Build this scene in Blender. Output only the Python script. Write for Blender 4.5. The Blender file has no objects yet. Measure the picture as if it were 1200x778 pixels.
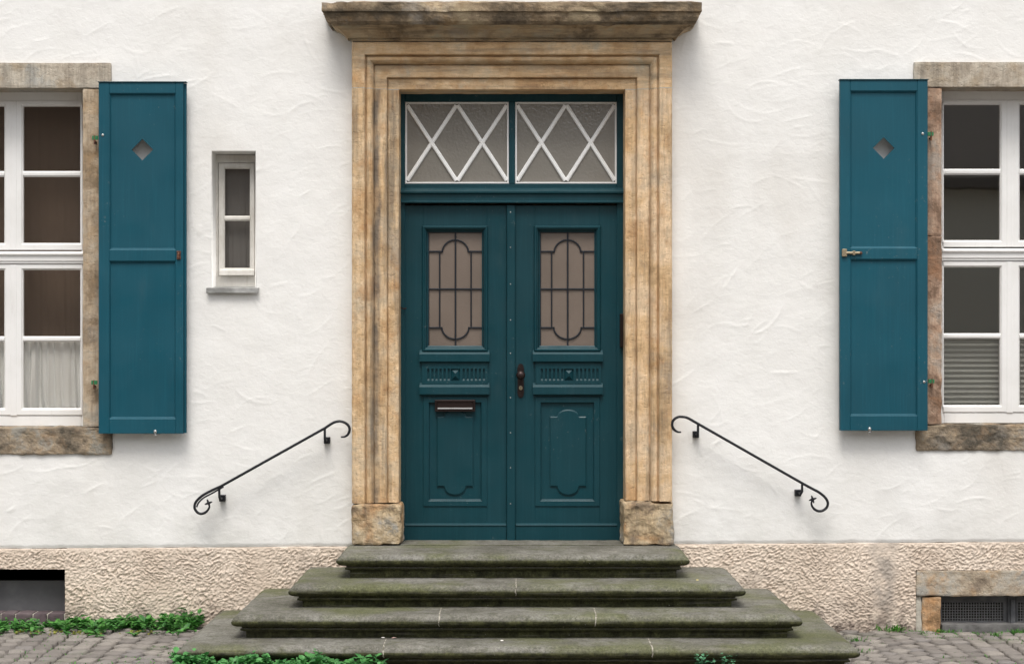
import bpy, bmesh, math, random
import numpy as np
from mathutils import Vector, noise as mnoise
rnd = random.Random(7)
C = bpy.context.scene
col = C.collection
K, D = .0052, 11.5            # metres per photo pixel on the wall plane (y = 0), camera distance
EYE = 1.654

# ---------------------------------------------------------------- camera, sky, sun, exposure
cam = bpy.data.objects.new('camera', bpy.data.cameras.new('camera')); col.objects.link(cam)
cam.location = (0, -D, EYE); cam.rotation_euler = (math.radians(90), 0, 0)
cam.data.sensor_width = 36; cam.data.lens = 36*D/(1200*K)
cam.data.shift_y = 21/1200; cam.data.clip_end = 500
C.camera = cam
W = bpy.data.worlds.new('World'); C.world = W; W.use_nodes = True
nt = W.node_tree; nt.nodes.clear()
sky = nt.nodes.new('ShaderNodeTexSky'); sky.sky_type = 'NISHITA'; sky.sun_disc = False
SUN_EL, SUN_AZ = math.radians(62), math.radians(-12)     # azimuth measured from straight in front of the wall
sky.sun_elevation = SUN_EL; sky.sun_rotation = math.radians(180)+SUN_AZ
sky.dust_density = 4; sky.air_density = 1; sky.ozone_density = 1
hs = nt.nodes.new('ShaderNodeHueSaturation'); hs.inputs['Saturation'].default_value = .22
bg = nt.nodes.new('ShaderNodeBackground'); bg.inputs[1].default_value = .13
wo = nt.nodes.new('ShaderNodeOutputWorld')
nt.links.new(sky.outputs[0], hs.inputs['Color']); nt.links.new(hs.outputs[0], bg.inputs[0]); nt.links.new(bg.outputs[0], wo.inputs[0])
sun = bpy.data.objects.new('sun', bpy.data.lights.new('sun', 'SUN')); col.objects.link(sun)
sun.data.energy = 1.4; sun.data.angle = math.radians(22); sun.data.color = (1, .95, .88)
sd = Vector((math.sin(SUN_AZ)*math.cos(SUN_EL), -math.cos(SUN_AZ)*math.cos(SUN_EL), math.sin(SUN_EL)))
sun.rotation_euler = (-sd).to_track_quat('-Z', 'Y').to_euler()
vs = C.view_settings; vs.view_transform = 'Standard'; vs.look = 'None'; vs.gamma = 1; vs.exposure = .6
vs.use_curve_mapping = False
try: C.cycles.use_denoising = True; C.cycles.max_bounces = 6; C.cycles.transparent_max_bounces = 16
except Exception: pass

# ---------------------------------------------------------------- helpers
def PX(px, y=0): return (px-600)*K*(D+y)/D
def PZ(py, y=0): return EYE+(410-py)*K*(D+y)/D
def ground_z(x, y): return -.030 -.0065*x + .022*max(y, -4)

def mat(name, base, rough=.8, bump=None, metallic=0, spec=.5, build=None, coat=0):
    m = bpy.data.materials.new(name); m.use_nodes = True
    n = m.node_tree; p = n.nodes['Principled BSDF']
    p.inputs['Base Color'].default_value = (*base, 1); p.inputs['Roughness'].default_value = rough
    p.inputs['Metallic'].default_value = metallic; p.inputs['Specular IOR Level'].default_value = spec
    p.inputs['Coat Weight'].default_value = coat
    if build: build(NB(n, p))
    return m
class NB:
    def __init__(s, n, p): s.n, s.p = n, p; s.geo = n.nodes.new('ShaderNodeNewGeometry'); s.pos = s.geo.outputs['Position']
    def L(s, a, b): s.n.links.new(a, b)
    def mapping(s, scale=(1,1,1), rot=(0,0,0), vec=None):
        m = s.n.nodes.new('ShaderNodeMapping'); m.inputs['Scale'].default_value = scale; m.inputs['Rotation'].default_value = rot
        s.L(vec or s.pos, m.inputs[0]); return m.outputs[0]
    def noise(s, scale, detail=4, rough=.55, vec=None, dist=0):
        t = s.n.nodes.new('ShaderNodeTexNoise'); t.inputs['Scale'].default_value = scale; t.inputs['Detail'].default_value = detail
        t.inputs['Roughness'].default_value = rough; t.inputs['Distortion'].default_value = dist
        s.L(vec or s.pos, t.inputs[0]); return t.outputs[0]
    def voronoi(s, scale, vec=None, feature='F1', out=0):
        t = s.n.nodes.new('ShaderNodeTexVoronoi'); t.feature = feature; t.inputs['Scale'].default_value = scale
        s.L(vec or s.pos, t.inputs[0]); return t.outputs[out]
    def ramp(s, fac, stops):
        r = s.n.nodes.new('ShaderNodeValToRGB'); e = r.color_ramp.elements
        while len(e) < len(stops): e.new(.5)
        for i, (p, c) in enumerate(stops):
            e[i].position = p; e[i].color = (*c, 1) if len(c) == 3 else c
        s.L(fac, r.inputs[0]); return r.outputs[0]
    def ms(s, fac, lo, hi, a=0, b=1):
        r = s.n.nodes.new('ShaderNodeMapRange'); r.inputs['From Min'].default_value = lo; r.inputs['From Max'].default_value = hi
        r.inputs['To Min'].default_value = a; r.inputs['To Max'].default_value = b; s.L(fac, r.inputs[0]); return r.outputs[0]
    def mix(s, fac, a, b, mode='MIX'):
        m = s.n.nodes.new('ShaderNodeMix'); m.data_type = 'RGBA'; m.blend_type = mode
        if isinstance(fac, (int, float)): m.inputs[0].default_value = fac
        else: s.L(fac, m.inputs[0])
        for v, i in ((a, 6), (b, 7)):
            if isinstance(v, tuple): m.inputs[i].default_value = (*v, 1)
            else: s.L(v, m.inputs[i])
        return m.outputs[2]
    def math(s, op, a, b=None):
        m = s.n.nodes.new('ShaderNodeMath'); m.operation = op
        for v, i in ((a, 0), (b, 1)):
            if v is None: continue
            if isinstance(v, (int, float)): m.inputs[i].default_value = v
            else: s.L(v, m.inputs[i])
        return m.outputs[0]
    def sep(s, v):
        t = s.n.nodes.new('ShaderNodeSeparateXYZ'); s.L(v, t.inputs[0]); return t.outputs
    def base(s, c): s.L(c, s.p.inputs['Base Color'])
    def rough(s, c): s.L(c, s.p.inputs['Roughness'])
    def bump(s, h, dist=.01, strength=1):
        b = s.n.nodes.new('ShaderNodeBump'); b.inputs['Distance'].default_value = dist; b.inputs['Strength'].default_value = strength
        prev = s.p.inputs['Normal'].links
        if prev: s.L(prev[0].from_socket, b.inputs['Normal'])
        s.L(h, b.inputs['Height']); s.L(b.outputs[0], s.p.inputs['Normal'])

def empty(name, label, cat, loc=(0,0,0), group=None, kind='thing'):
    o = bpy.data.objects.new(name, None); col.objects.link(o); o.location = loc; o.empty_display_size = .1
    o['label'] = label; o['category'] = cat; o['kind'] = kind
    if group: o['group'] = group
    return o
def tag(o, label, cat=None, group=None, kind=None):
    if label: o['label'] = label
    if cat: o['category'] = cat
    if group: o['group'] = group
    if kind: o['kind'] = kind
    return o
def wloc(o):
    v = Vector((0,0,0))
    while o: v += o.location; o = o.parent
    return v
def obj(name, bm, m, parent=None, smooth=False, origin=None):
    """links bm (world coordinates) as one mesh object; with a parent the vertices are made local to it"""
    me = bpy.data.meshes.new(name)
    bmesh.ops.recalc_face_normals(bm, faces=bm.faces) if smooth != 'keep' else None
    off = wloc(parent) if parent else Vector(origin or (0,0,0))
    bmesh.ops.translate(bm, verts=bm.verts, vec=-off)
    bm.to_mesh(me); bm.free()
    o = bpy.data.objects.new(name, me); col.objects.link(o)
    if parent: o.parent = parent
    elif origin: o.location = origin
    for k in (m if isinstance(m, (list, tuple)) else [m]): me.materials.append(k)
    if smooth:
        for p in me.polygons: p.use_smooth = True
    return o
def mesh_np(name, verts, faces, m, parent=None, smooth=True):
    me = bpy.data.meshes.new(name)
    verts = np.asarray(verts, dtype=np.float32)
    if parent:
        w = wloc(parent); verts = verts - np.array(w, dtype=np.float32)
    faces = np.asarray(faces, dtype=np.int32); k = faces.shape[1]
    me.vertices.add(len(verts)); me.vertices.foreach_set('co', verts.ravel())
    me.loops.add(faces.size); me.loops.foreach_set('vertex_index', faces.ravel())
    me.polygons.add(len(faces)); me.polygons.foreach_set('loop_start', np.arange(0, faces.size, k, dtype=np.int32))
    me.polygons.foreach_set('loop_total', np.full(len(faces), k, dtype=np.int32))
    me.update(calc_edges=True); me.validate()
    if smooth: me.polygons.foreach_set('use_smooth', np.ones(len(me.polygons), dtype=bool))
    me.materials.append(m)
    o = bpy.data.objects.new(name, me); col.objects.link(o)
    if parent: o.parent = parent
    return o
def box(bm, x0, x1, y0, y1, z0, z1, bev=0):
    x0, x1 = sorted((x0, x1)); y0, y1 = sorted((y0, y1)); z0, z1 = sorted((z0, z1))
    r = bmesh.ops.create_cube(bm, size=1)
    for v in r['verts']:
        v.co = Vector((x0 if v.co.x < 0 else x1, y0 if v.co.y < 0 else y1, z0 if v.co.z < 0 else z1))
    if bev:
        es = list({e for v in r['verts'] for e in v.link_edges})
        bmesh.ops.bevel(bm, geom=es, offset=bev, segments=1, affect='EDGES', clamp_overlap=True)
def pbox(bm, px0, px1, py0, py1, y0, y1, bev=0):
    """box whose FRONT face (at depth y0) covers the given photo pixels"""
    box(bm, PX(px0, y0), PX(px1, y0), y0, y1, PZ(py1, y0), PZ(py0, y0), bev)
def loft(bm, rings, close=False, cap0=False, cap1=False):
    vv = [[bm.verts.new(p) for p in r] for r in rings]
    n = len(rings[0]); pairs = list(zip(vv, vv[1:]))
    for a, b in pairs:
        for i in range(n if close else n-1):
            j = (i+1) % n
            bm.faces.new((a[i], a[j], b[j], b[i]))
    if cap0: bm.faces.new(vv[0])
    if cap1: bm.faces.new(vv[-1])
def rect_ring(x0, x1, z0, z1, ins, y):
    return [(x0+ins, y, z0+ins), (x1-ins, y, z0+ins), (x1-ins, y, z1-ins), (x0+ins, y, z1-ins)]
def rect_loft(bm, r, prof, cap=False, closed=False):
    rings = [rect_ring(*r, i, y) for i, y in prof]
    if closed: rings.append(rings[0])
    loft(bm, rings, close=True, cap1=cap)
def prect(px0, px1, py0, py1, y): return (PX(px0, y), PX(px1, y), PZ(py1, y), PZ(py0, y))
def xprism(bm, prof, x0, x1):
    a = [bm.verts.new((x0, y, z)) for y, z in prof]; b = [bm.verts.new((x1, y, z)) for y, z in prof]
    n = len(prof)
    for i in range(n): bm.faces.new((a[i], a[(i+1) % n], b[(i+1) % n], b[i]))
    bm.faces.new(a); bm.faces.new(b[::-1])
def yprism(bm, pts, y0, y1):
    a = [bm.verts.new((x, y0, z)) for x, z in pts]; b = [bm.verts.new((x, y1, z)) for x, z in pts]
    n = len(pts)
    for i in range(n): bm.faces.new((a[i], a[(i+1) % n], b[(i+1) % n], b[i]))
    bm.faces.new(a); bm.faces.new(b[::-1])
def tube(bm, pts, r, seg=8, cap=True, flat=1.0):
    pts = [Vector(p) for p in pts]; rings = []
    up = Vector((0, 1, 0))
    for i, p in enumerate(pts):
        t = (pts[min(i+1, len(pts)-1)]-pts[max(i-1, 0)]).normalized()
        u = t.cross(up)
        if u.length < 1e-3: u = t.cross(Vector((1, 0, 0)))
        u.normalize(); v = t.cross(u).normalized()
        rr = r[i] if isinstance(r, (list, tuple)) else r
        rings.append([p+u*math.cos(2*math.pi*k/seg)*rr*flat+v*math.sin(2*math.pi*k/seg)*rr for k in range(seg)])
    loft(bm, rings, close=True, cap0=cap, cap1=cap)
def smooth_path(pts, n=5):
    """Catmull-Rom through the points"""
    P = [Vector(p) for p in pts]; P = [P[0]*2-P[1]]+P+[P[-1]*2-P[-2]]; out = []
    for i in range(1, len(P)-2):
        for k in range(n):
            t = k/n; a, b, c, d = P[i-1:i+3]
            out.append(.5*((2*b)+(c-a)*t+(2*a-5*b+4*c-d)*t*t+(3*b-a-3*c+d)*t**3))
    return out+[P[-2]]
def ball(bm, c, r, sc=(1,1,1), u=12, v=8):
    rr = bmesh.ops.create_uvsphere(bm, u_segments=u, v_segments=v, radius=r)
    for q in rr['verts']: q.co = Vector((q.co.x*sc[0], q.co.y*sc[1], q.co.z*sc[2]))+Vector(c)
def nz(p, f, s=0): return mnoise.noise(Vector(p)*f+Vector((s, s*1.7, -s)))
def fb(p, f, s=0, o=4):
    a = 0; w = 1
    for k in range(o): a += w*nz(p, f*2**k, s+k*11); w *= .5
    return a
def rough_block(bm, x0, x1, y0, y1, z0, z1, amp=.004, f=18, r=.01, step=.014, seed=0, hew=0):
    """worn stone block: rounded edges, uneven faces"""
    lo = Vector((x0, y0, z0)); hi = Vector((x1, y1, z1)); sz = hi-lo
    n = [max(2, int(math.ceil(sz[i]/step))) for i in range(3)]
    vd = {}
    def V(i, j, k):
        key = (i, j, k)
        if key not in vd:
            p = Vector((x0+sz.x*i/n[0], y0+sz.y*j/n[1], z0+sz.z*k/n[2]))
            q = Vector([min(max(p[a], lo[a]+r), hi[a]-r) for a in range(3)])
            d = p-q
            nn = d.normalized() if d.length > 1e-6 else Vector((0, 0, 0))
            if d.length > 1e-6: p = q+nn*r
            h = fb(p, f, seed)*amp + (abs(fb(p, f*.35, seed+5))*-hew)
            vd[key] = bm.verts.new(p+nn*h)
        return vd[key]
    for a in range(3):
        b, c = (a+1) % 3, (a+2) % 3
        for side in (0, n[a]):
            for i in range(n[b]):
                for j in range(n[c]):
                    q = []
                    for di, dj in ((0,0),(1,0),(1,1),(0,1)):
                        t = [0,0,0]; t[a] = side; t[b] = i+di; t[c] = j+dj; q.append(V(*t))
                    bm.faces.new(q if side else q[::-1])
def sweep(bm, stations, prof, step, amp, seed=0, f=14, cap=True):
    """stations: list of functions e,y -> point ; consecutive ones subdivided; prof subdivided too"""
    pr = []
    for (a, b) in zip(prof, prof[1:]):
        L = math.dist(a, b); k = max(1, int(L/step))
        pr += [(a[0]+(b[0]-a[0])*i/k, a[1]+(b[1]-a[1])*i/k) for i in range(k)]
    pr.append(prof[-1])
    base = [[Vector(s(*q)) for q in pr] for s in stations]
    rings = []
    for A, B in zip(base, base[1:]):
        L = max((A[0]-B[0]).length, (A[-1]-B[-1]).length); k = max(1, int(L/step))
        rings += [[a.lerp(b, i/k) for a, b in zip(A, B)] for i in range(k)]
    rings.append(base[-1])
    out = []
    for r in rings:
        o = []
        for i, p in enumerate(r):
            h = fb(p, f, seed)*amp
            big = abs(fb(p, f*.3, seed+9)); chip = max(0, big-.55)*amp*5
            o.append(p+Vector((h*.6, h-0*chip+chip, h*.6)))
        out.append(o)
    loft(bm, out, cap0=cap, cap1=cap)

# numpy gradient noise for height fields
def pn(x, y, seed=0):
    r = np.random.RandomState(seed); G = r.rand(256, 256)*2*np.pi; gx, gy = np.cos(G), np.sin(G)
    xi = np.floor(x).astype(int); yi = np.floor(y).astype(int); fx = x-xi; fy = y-yi
    u = fx*fx*fx*(fx*(fx*6-15)+10); v = fy*fy*fy*(fy*(fy*6-15)+10)
    def g(a, b): i, j = (xi+a) & 255, (yi+b) & 255; return gx[i, j]*(fx-a)+gy[i, j]*(fy-b)
    return ((g(0,0)*(1-u)+g(1,0)*u)*(1-v)+(g(0,1)*(1-u)+g(1,1)*u)*v)*1.5
def pfb(x, y, seed=0, o=4):
    a = 0; w = 1
    for k in range(o): a = a+w*pn(x*2**k+17*k, y*2**k-9*k, seed+k); w *= .5
    return a

# ---------------------------------------------------------------- materials
def _plaster(b):
    st = b.noise(1.3, 3, vec=b.mapping((1, 1, .45)))
    fine = b.noise(30, 4, .6)
    z = b.sep(b.pos)[2]
    c = b.ramp(st, [(.3, (.71, .69, .655)), (.45, (.79, .78, .755)), (.7, (.83, .825, .81))])
    c = b.mix(b.ms(fine, .55, .8, 0, .12), c, (.55, .50, .44))
    # rain splash dirt of the lowest courses
    d = b.math('MULTIPLY', b.ms(z, 1.1, .45, 0, 1), b.ms(b.noise(3.1, 5, .6), .42, .7, 0, .5))
    c = b.mix(d, c, (.56, .555, .52))
    b.base(c)
    b.bump(b.noise(26, 5, .6, vec=b.mapping((1, 1, 1.5)), dist=.6), .004, .5)
    b.bump(b.noise(110, 4, .7), .0013, .5)
M = {}
M['plaster'] = mat('white_plaster', (.78, .76, .72), .9, spec=.25, build=_plaster)
def _plinth(b):
    n1 = b.noise(3, 4); n2 = b.noise(45, 3)
    c = b.ramp(n1, [(.35, (.60, .50, .41)), (.6, (.69, .59, .495)), (.8, (.63, .54, .455))])
    c = b.mix(b.ms(n2, .5, .75, 0, .3), c, (.68, .58, .49))
    xz = b.sep(b.pos)
    # grey repair strip and soot patches
    g = b.math('MULTIPLY', b.ms(b.math('ABSOLUTE', b.math('SUBTRACT', xz[0], 2.27)), .11, .03), b.ms(b.noise(9, 4), .38, .6))
    c = b.mix(b.math('MULTIPLY', g, .75), c, (.30, .27, .24))
    c = b.mix(b.ms(b.noise(2.2, 5, .65), .60, .74, 0, .55), c, (.24, .20, .17))
    dz = b.math('MULTIPLY', b.ms(xz[2], .16, -.03), b.ms(b.noise(10, 5, .65), .40, .58, 0, .85))
    c = b.mix(dz, c, (.13, .10, .085))
    b.base(c); b.bump(b.noise(120, 4), .002, .6)
M['plinth'] = mat('rough_render', (.55, .44, .35), .95, spec=.2, build=_plinth)
def stone(name, stops, streak=(.10,.095,.085), streak_amt=.5, orange=(.44,.235,.10), seed=0, bd=.004, mott=1.0, vert=True, streak_x=None):
    def f(b):
        off = b.mapping((1,1,1)); off.node.inputs['Location'].default_value = (seed*3.1, seed*1.7, seed*2.3)
        n1 = b.ms(b.noise(3.6, 9, .66, vec=off), .28+.04*(mott-1), .70)
        c = b.ramp(n1, stops)
        gr = b.ms(b.noise(1, 7, .72, vec=b.mapping((75, 75, 9) if vert else (9, 75, 75), vec=off)), .34, .66, .80, 1.18)
        g3 = b.n.nodes.new('ShaderNodeCombineXYZ'); [b.L(gr, g3.inputs[i]) for i in range(3)]
        c = b.mix(1.0, c, g3.outputs[0], 'MULTIPLY')
        c = b.mix(b.ms(b.noise(7, 5, .6, vec=off, dist=.4), .52, .72, 0, .75*mott), c, orange)
        sv = b.mapping((14, 14, .9) if vert else (1.2, 9, 16), vec=off)
        s = b.noise(1, 5, .6, vec=sv)
        c = b.mix(b.ms(s, .49, .67, 0, streak_amt), c, streak)
        c = b.mix(b.ms(b.noise(2.6, 6, .7, vec=off), .56, .68, 0, .45*mott), c, (.33, .31, .28))
        if streak_x is not None:
            w = b.math('SUBTRACT', b.sep(b.pos)[0], streak_x)
            g = b.ms(b.math('ABSOLUTE', b.math('ADD', w, b.ms(b.noise(2.2, 4), .3, .7, -.02, .02))), .028, .010)
            g = b.math('MULTIPLY', g, b.ms(b.noise(3.5, 5, .6), .36, .58, 0, .85))
            c = b.mix(g, c, (.125, .11, .095))
        pit = b.voronoi(95, vec=off)
        c = b.mix(b.ms(b.noise(60, 5, .7), .60, .74, 0, .4), c, (.13, .085, .05))
        b.base(c)
        b.bump(b.noise(16, 7, .6, vec=off), bd*3, .6)
        b.bump(b.noise(1, 5, .6, vec=b.mapping((30, 30, 120) if vert else (120, 30, 30))), .0015, .5)
        b.bump(b.ms(b.noise(60, 4, .6), .34, .46), .003, .6)
    return mat(name, (.5,.38,.25), .92, spec=.2, build=f)
OCH = [(.12, (.38,.245,.135)), (.40, (.56,.385,.215)), (.65, (.66,.49,.31)), (.9, (.51,.41,.285))]
M['stone_l'] = stone('ochre_sandstone_streaked', OCH, seed=1, mott=.9, streak_amt=.65, streak_x=PX(441.5, -.06))
M['stone_r'] = stone('ochre_sandstone_warm', [(.12, (.44,.295,.16)), (.40, (.62,.43,.245)), (.65, (.70,.52,.34)), (.9, (.57,.44,.295))], seed=2, mott=.8, streak_amt=.5)
M['stone_t'] = stone('ochre_sandstone_lintel', [(.12, (.43,.265,.14)), (.40, (.58,.39,.215)), (.65, (.65,.48,.30)), (.9, (.51,.44,.325))], seed=3, mott=.85, streak_amt=.5, vert=False)
M['stone_base'] = stone('hewn_sandstone_block', [(.3, (.21,.16,.11)), (.46, (.42,.32,.20)), (.6, (.50,.40,.27)), (.75, (.34,.32,.28))], seed=4, streak_amt=.3, bd=.009)
M['stone_cornice'] = stone('weathered_cornice_stone', [(.2, (.07,.055,.04)), (.42, (.15,.115,.078)), (.6, (.27,.205,.135)), (.8, (.40,.32,.21))], streak=(.035,.032,.024), streak_amt=.7, orange=(.23,.15,.075), seed=5, bd=.008, vert=False)
M['stone_win_l'] = stone('brown_sandstone', [(.3, (.27,.20,.13)), (.46, (.41,.32,.225)), (.6, (.47,.38,.28)), (.75, (.42,.37,.30))], orange=(.42,.28,.15), seed=6, streak_amt=.3)
M['stone_lint'] = stone('grey_brown_sandstone_lintel', [(.2, (.30,.255,.20)), (.42, (.42,.365,.295)), (.6, (.47,.42,.345)), (.8, (.40,.385,.345))], orange=(.34,.26,.17), seed=7, streak_amt=.35)
M['stone_win_r'] = stone('red_brown_sandstone', [(.3, (.20,.13,.09)), (.46, (.34,.23,.165)), (.6, (.42,.305,.225)), (.75, (.36,.30,.25))], orange=(.36,.19,.105), seed=8, streak_amt=.3)
M['stone_sill'] = stone('rough_brown_sill', [(.3, (.10,.085,.065)), (.45, (.21,.17,.125)), (.6, (.33,.26,.18)), (.75, (.30,.28,.24))], orange=(.29,.19,.11), seed=9, streak_amt=.4, bd=.012, vert=False)
M['stone_cellar'] = stone('ochre_grey_cellar_stone', [(.3, (.25,.20,.15)), (.45, (.38,.31,.23)), (.6, (.42,.37,.30)), (.75, (.37,.35,.31))], orange=(.46,.25,.09), seed=10, streak_amt=.2, bd=.007, vert=False)
M['stone_cellar_j'] = stone('orange_cellar_jamb', [(.3, (.24,.15,.08)), (.45, (.40,.25,.14)), (.6, (.46,.32,.2)), (.75, (.40,.33,.25))], orange=(.42,.22,.09), seed=11, streak_amt=.2, bd=.007)
def _steps(b):
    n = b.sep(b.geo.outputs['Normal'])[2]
    n1 = b.noise(2.4, 6, .65); n2 = b.noise(16, 6, .7)
    top = b.ramp(n1, [(.32, (.105,.10,.082)), (.5, (.172,.166,.143)), (.7, (.245,.238,.215))])
    top = b.mix(b.ms(n2, .46, .62, 0, .6), top, (.085,.085,.058))
    top = b.mix(b.ms(b.noise(6, 8, .75), .56, .66, 0, .5), top, (.30,.285,.25))
    top = b.mix(b.ms(b.noise(1.7, 5, .6, vec=b.mapping((1,1,2))), .48, .62, 0, .65), top, (.105,.115,.04))
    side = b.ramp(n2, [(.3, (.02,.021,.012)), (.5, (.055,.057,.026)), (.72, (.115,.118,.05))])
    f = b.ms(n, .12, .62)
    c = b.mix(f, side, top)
    gr = b.ms(b.noise(70, 8, .8), .36, .64, .55, 1.4); g3 = b.n.nodes.new('ShaderNodeCombineXYZ'); [b.L(gr, g3.inputs[i]) for i in range(3)]
    c = b.mix(1.0, c, g3.outputs[0], 'MULTIPLY')
    sp = b.voronoi(38)
    c = b.mix(b.math('MULTIPLY', b.ms(sp, .10, .05), b.ms(b.noise(5, 3), .5, .62)), c, (.42,.40,.34))
    c = b.mix(b.ms(b.noise(1, 4, vec=b.mapping((3,.8,60))), .56, .75, 0, .3), c, (.30,.285,.245))
    b.base(c)
    b.bump(b.noise(20, 7, .75), .014, .7); b.bump(b.noise(95, 4, .7), .004, .9)
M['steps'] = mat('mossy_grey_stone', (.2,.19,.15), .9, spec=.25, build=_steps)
def paint(name, colr, dirt=(.12,.16,.16), rough=.42, amt=.3, blot=.5):
    def f(b):
        b.p.inputs['Specular IOR Level'].default_value = .32
        n1 = b.noise(1.1, 4); n2 = b.noise(1, 6, .65, vec=b.mapping((5, 5, 1.5)))
        lo = tuple(v*.86 for v in colr); hi = tuple(v*1.12 for v in colr)
        c = b.ramp(n1, [(.3, lo), (.7, hi)])
        c = b.mix(b.ms(n2, .6, .8, 0, amt*.5), c, dirt)
        sp = b.math('MULTIPLY', b.ms(b.voronoi(55), .075, .03), b.ms(b.noise(4.0, 3), .54, .62))
        c = b.mix(b.math('MULTIPLY', sp, blot), c, (.25,.28,.27))
        c = b.mix(b.ms(b.noise(1, 5, .7, vec=b.mapping((90, 40, 2.5))), .5, .75, 0, .35), c, tuple(v*1.5+.006 for v in colr))
        c = b.mix(b.math('MULTIPLY', b.ms(b.noise(38, 6, .75), .62, .66), b.ms(b.noise(2.3, 3), .48, .58, 0, .6)), c, (.16,.19,.18))
        b.base(c); b.rough(b.ms(b.noise(6, 4), .3, .7, rough-.07, rough+.12))
        b.bump(b.noise(1, 3, vec=b.mapping((220, 60, 9))), .0006, .35)
        b.bump(b.noise(9, 3), .004, .10)
    return mat(name, colr, rough, build=f)
M['door'] = paint('dark_teal_door_paint', (.0026, .041, .054), rough=.42, amt=.25)
M['shutter'] = paint('teal_shutter_paint', (.0040, .072, .106), rough=.48, amt=.22, blot=.2)
def _white(b):
    n = b.noise(4, 5, .6)
    c = b.ramp(n, [(.35, (.77,.765,.75)), (.6, (.83,.825,.815))])
    c = b.mix(b.ms(b.noise(1, 6, .7, vec=b.mapping((30,30,5))), .6, .78, 0, .25), c, (.45,.42,.37))
    b.base(c); b.bump(b.noise(1, 3, vec=b.mapping((150, 60, 150))), .0006, .25)
M['white'] = mat('white_window_paint', (.77,.765,.75), .45, build=_white)
M['lattice_white'] = mat('fresh_white_lattice_paint', (.86,.86,.85), .4)
def _white2(b):
    c = b.ramp(b.noise(6, 5, .65), [(.35, (.50,.475,.43)), (.6, (.64,.62,.58))])
    c = b.mix(b.ms(b.noise(1, 6, .7, vec=b.mapping((60,60,6))), .55, .75, 0, .45), c, (.33,.295,.24)); b.base(c)
    b.bump(b.noise(40, 5, .6), .0015, .4)
M['oldwhite'] = mat('aged_white_paint', (.6,.57,.52), .6, build=_white2)
M['iron'] = mat('black_wrought_iron', (.014,.015,.019), .42, metallic=.3, build=lambda b: b.bump(b.noise(60, 4), .002, .5))
M['bronze'] = mat('dark_bronze', (.040,.027,.025), .38, metallic=.75, build=lambda b: b.bump(b.noise(70, 4), .0015, .4))
M['lead'] = mat('leaded_bars', (.022,.026,.034), .5, metallic=.4)
M['steel'] = mat('galvanised_steel', (.45,.45,.44), .38, metallic=.9)
M['rust'] = mat('rusty_iron', (.10,.045,.03), .7, metallic=.3, build=lambda b: b.base(b.ramp(b.noise(60, 4), [(.4, (.05,.025,.02)), (.6, (.19,.08,.045))])))
M['brass'] = mat('worn_brass', (.34,.28,.19), .5, metallic=.8)
M['zinc'] = mat('zinc_sill', (.42,.42,.415), .5, metallic=.55, build=lambda b: b.base(b.ramp(b.noise(14, 5), [(.35, (.25,.25,.24)), (.65, (.52,.52,.51))])))
M['dirt'] = mat('dark_soil', (.05,.04,.03), .95)
M['mortar'] = mat('pale_mortar', (.44,.415,.36), .95, spec=.2, build=lambda b: b.bump(b.noise(60, 5), .004, .7))
M['old_mortar'] = mat('old_step_mortar', (.36,.33,.27), .95, build=lambda b: b.base(b.ramp(b.noise(45, 4, .7), [(.42, (.12,.11,.08)), (.56, (.44,.41,.35))])))
M['green_hinge'] = mat('green_painted_hinge', (.02,.16,.06), .5)

def glass_mat(name, rough=.0, tint=(1,1,1), bump=0, bscale=30, fres=1.5):
    m = bpy.data.materials.new(name); m.use_nodes = True; n = m.node_tree; n.nodes.clear()
    o = n.nodes.new('ShaderNodeOutputMaterial'); mx = n.nodes.new('ShaderNodeMixShader')
    t = n.nodes.new('ShaderNodeBsdfTransparent'); t.inputs[0].default_value = (*tint, 1)
    g = n.nodes.new('ShaderNodeBsdfGlossy'); g.inputs['Roughness'].default_value = rough
    lw = n.nodes.new('ShaderNodeLayerWeight'); pw = n.nodes.new('ShaderNodeMath'); pw.operation = 'POWER'; pw.inputs[1].default_value = 5; n.links.new(lw.outputs['Facing'], pw.inputs[0])
    f = n.nodes.new('ShaderNodeMath'); f.operation = 'MULTIPLY_ADD'; f.inputs[1].default_value = .85; f.inputs[2].default_value = .115; n.links.new(pw.outputs[0], f.inputs[0])
    mul = n.nodes.new('ShaderNodeMath'); mul.operation = 'MULTIPLY'; mul.inputs[1].default_value = 1.0
    bp = n.nodes.new('ShaderNodeBump'); bp.inputs['Distance'].default_value = .01; bp.inputs['Strength'].default_value = max(bump, .02)
    tx = n.nodes.new('ShaderNodeTexNoise'); tx.inputs['Scale'].default_value = bscale; ge = n.nodes.new('ShaderNodeNewGeometry')
    n.links.new(ge.outputs['Position'], tx.inputs[0]); n.links.new(tx.outputs[0], bp.inputs['Height'])
    n.links.new(bp.outputs[0], g.inputs['Normal'])
    n.links.new(f.outputs[0], mul.inputs[0]); n.links.new(mul.outputs[0], mx.inputs[0])
    n.links.new(t.outputs[0], mx.inputs[1]); n.links.new(g.outputs[0], mx.inputs[2]); n.links.new(mx.outputs[0], o.inputs[0])
    return m
M['glass'] = glass_mat('window_glass', .01, (.96,.95,.93), .03, 2.5)
def _frost(b):
    b.bump(b.noise(1, 3, vec=b.mapping((70, 70, 260))), .003, .6)
    b.base(b.ramp(b.noise(3, 3), [(.3, (.15,.118,.095)), (.7, (.185,.145,.118))]))
M['door_glass'] = mat('brown_obscured_glass', (.17,.135,.11), .33, build=_frost)
def _hammer(b):
    b.bump(b.noise(60, 3, .5), .004, .45); b.p.inputs['Specular IOR Level'].default_value = 1.0
M['transom_glass'] = mat('hammered_glass', (.22,.205,.18), .08, build=_hammer)
M['room'] = mat('dim_room_plaster', (.45,.38,.31), .95)
M['cellar'] = mat('dark_cellar', (.05,.05,.05), .95)
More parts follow.
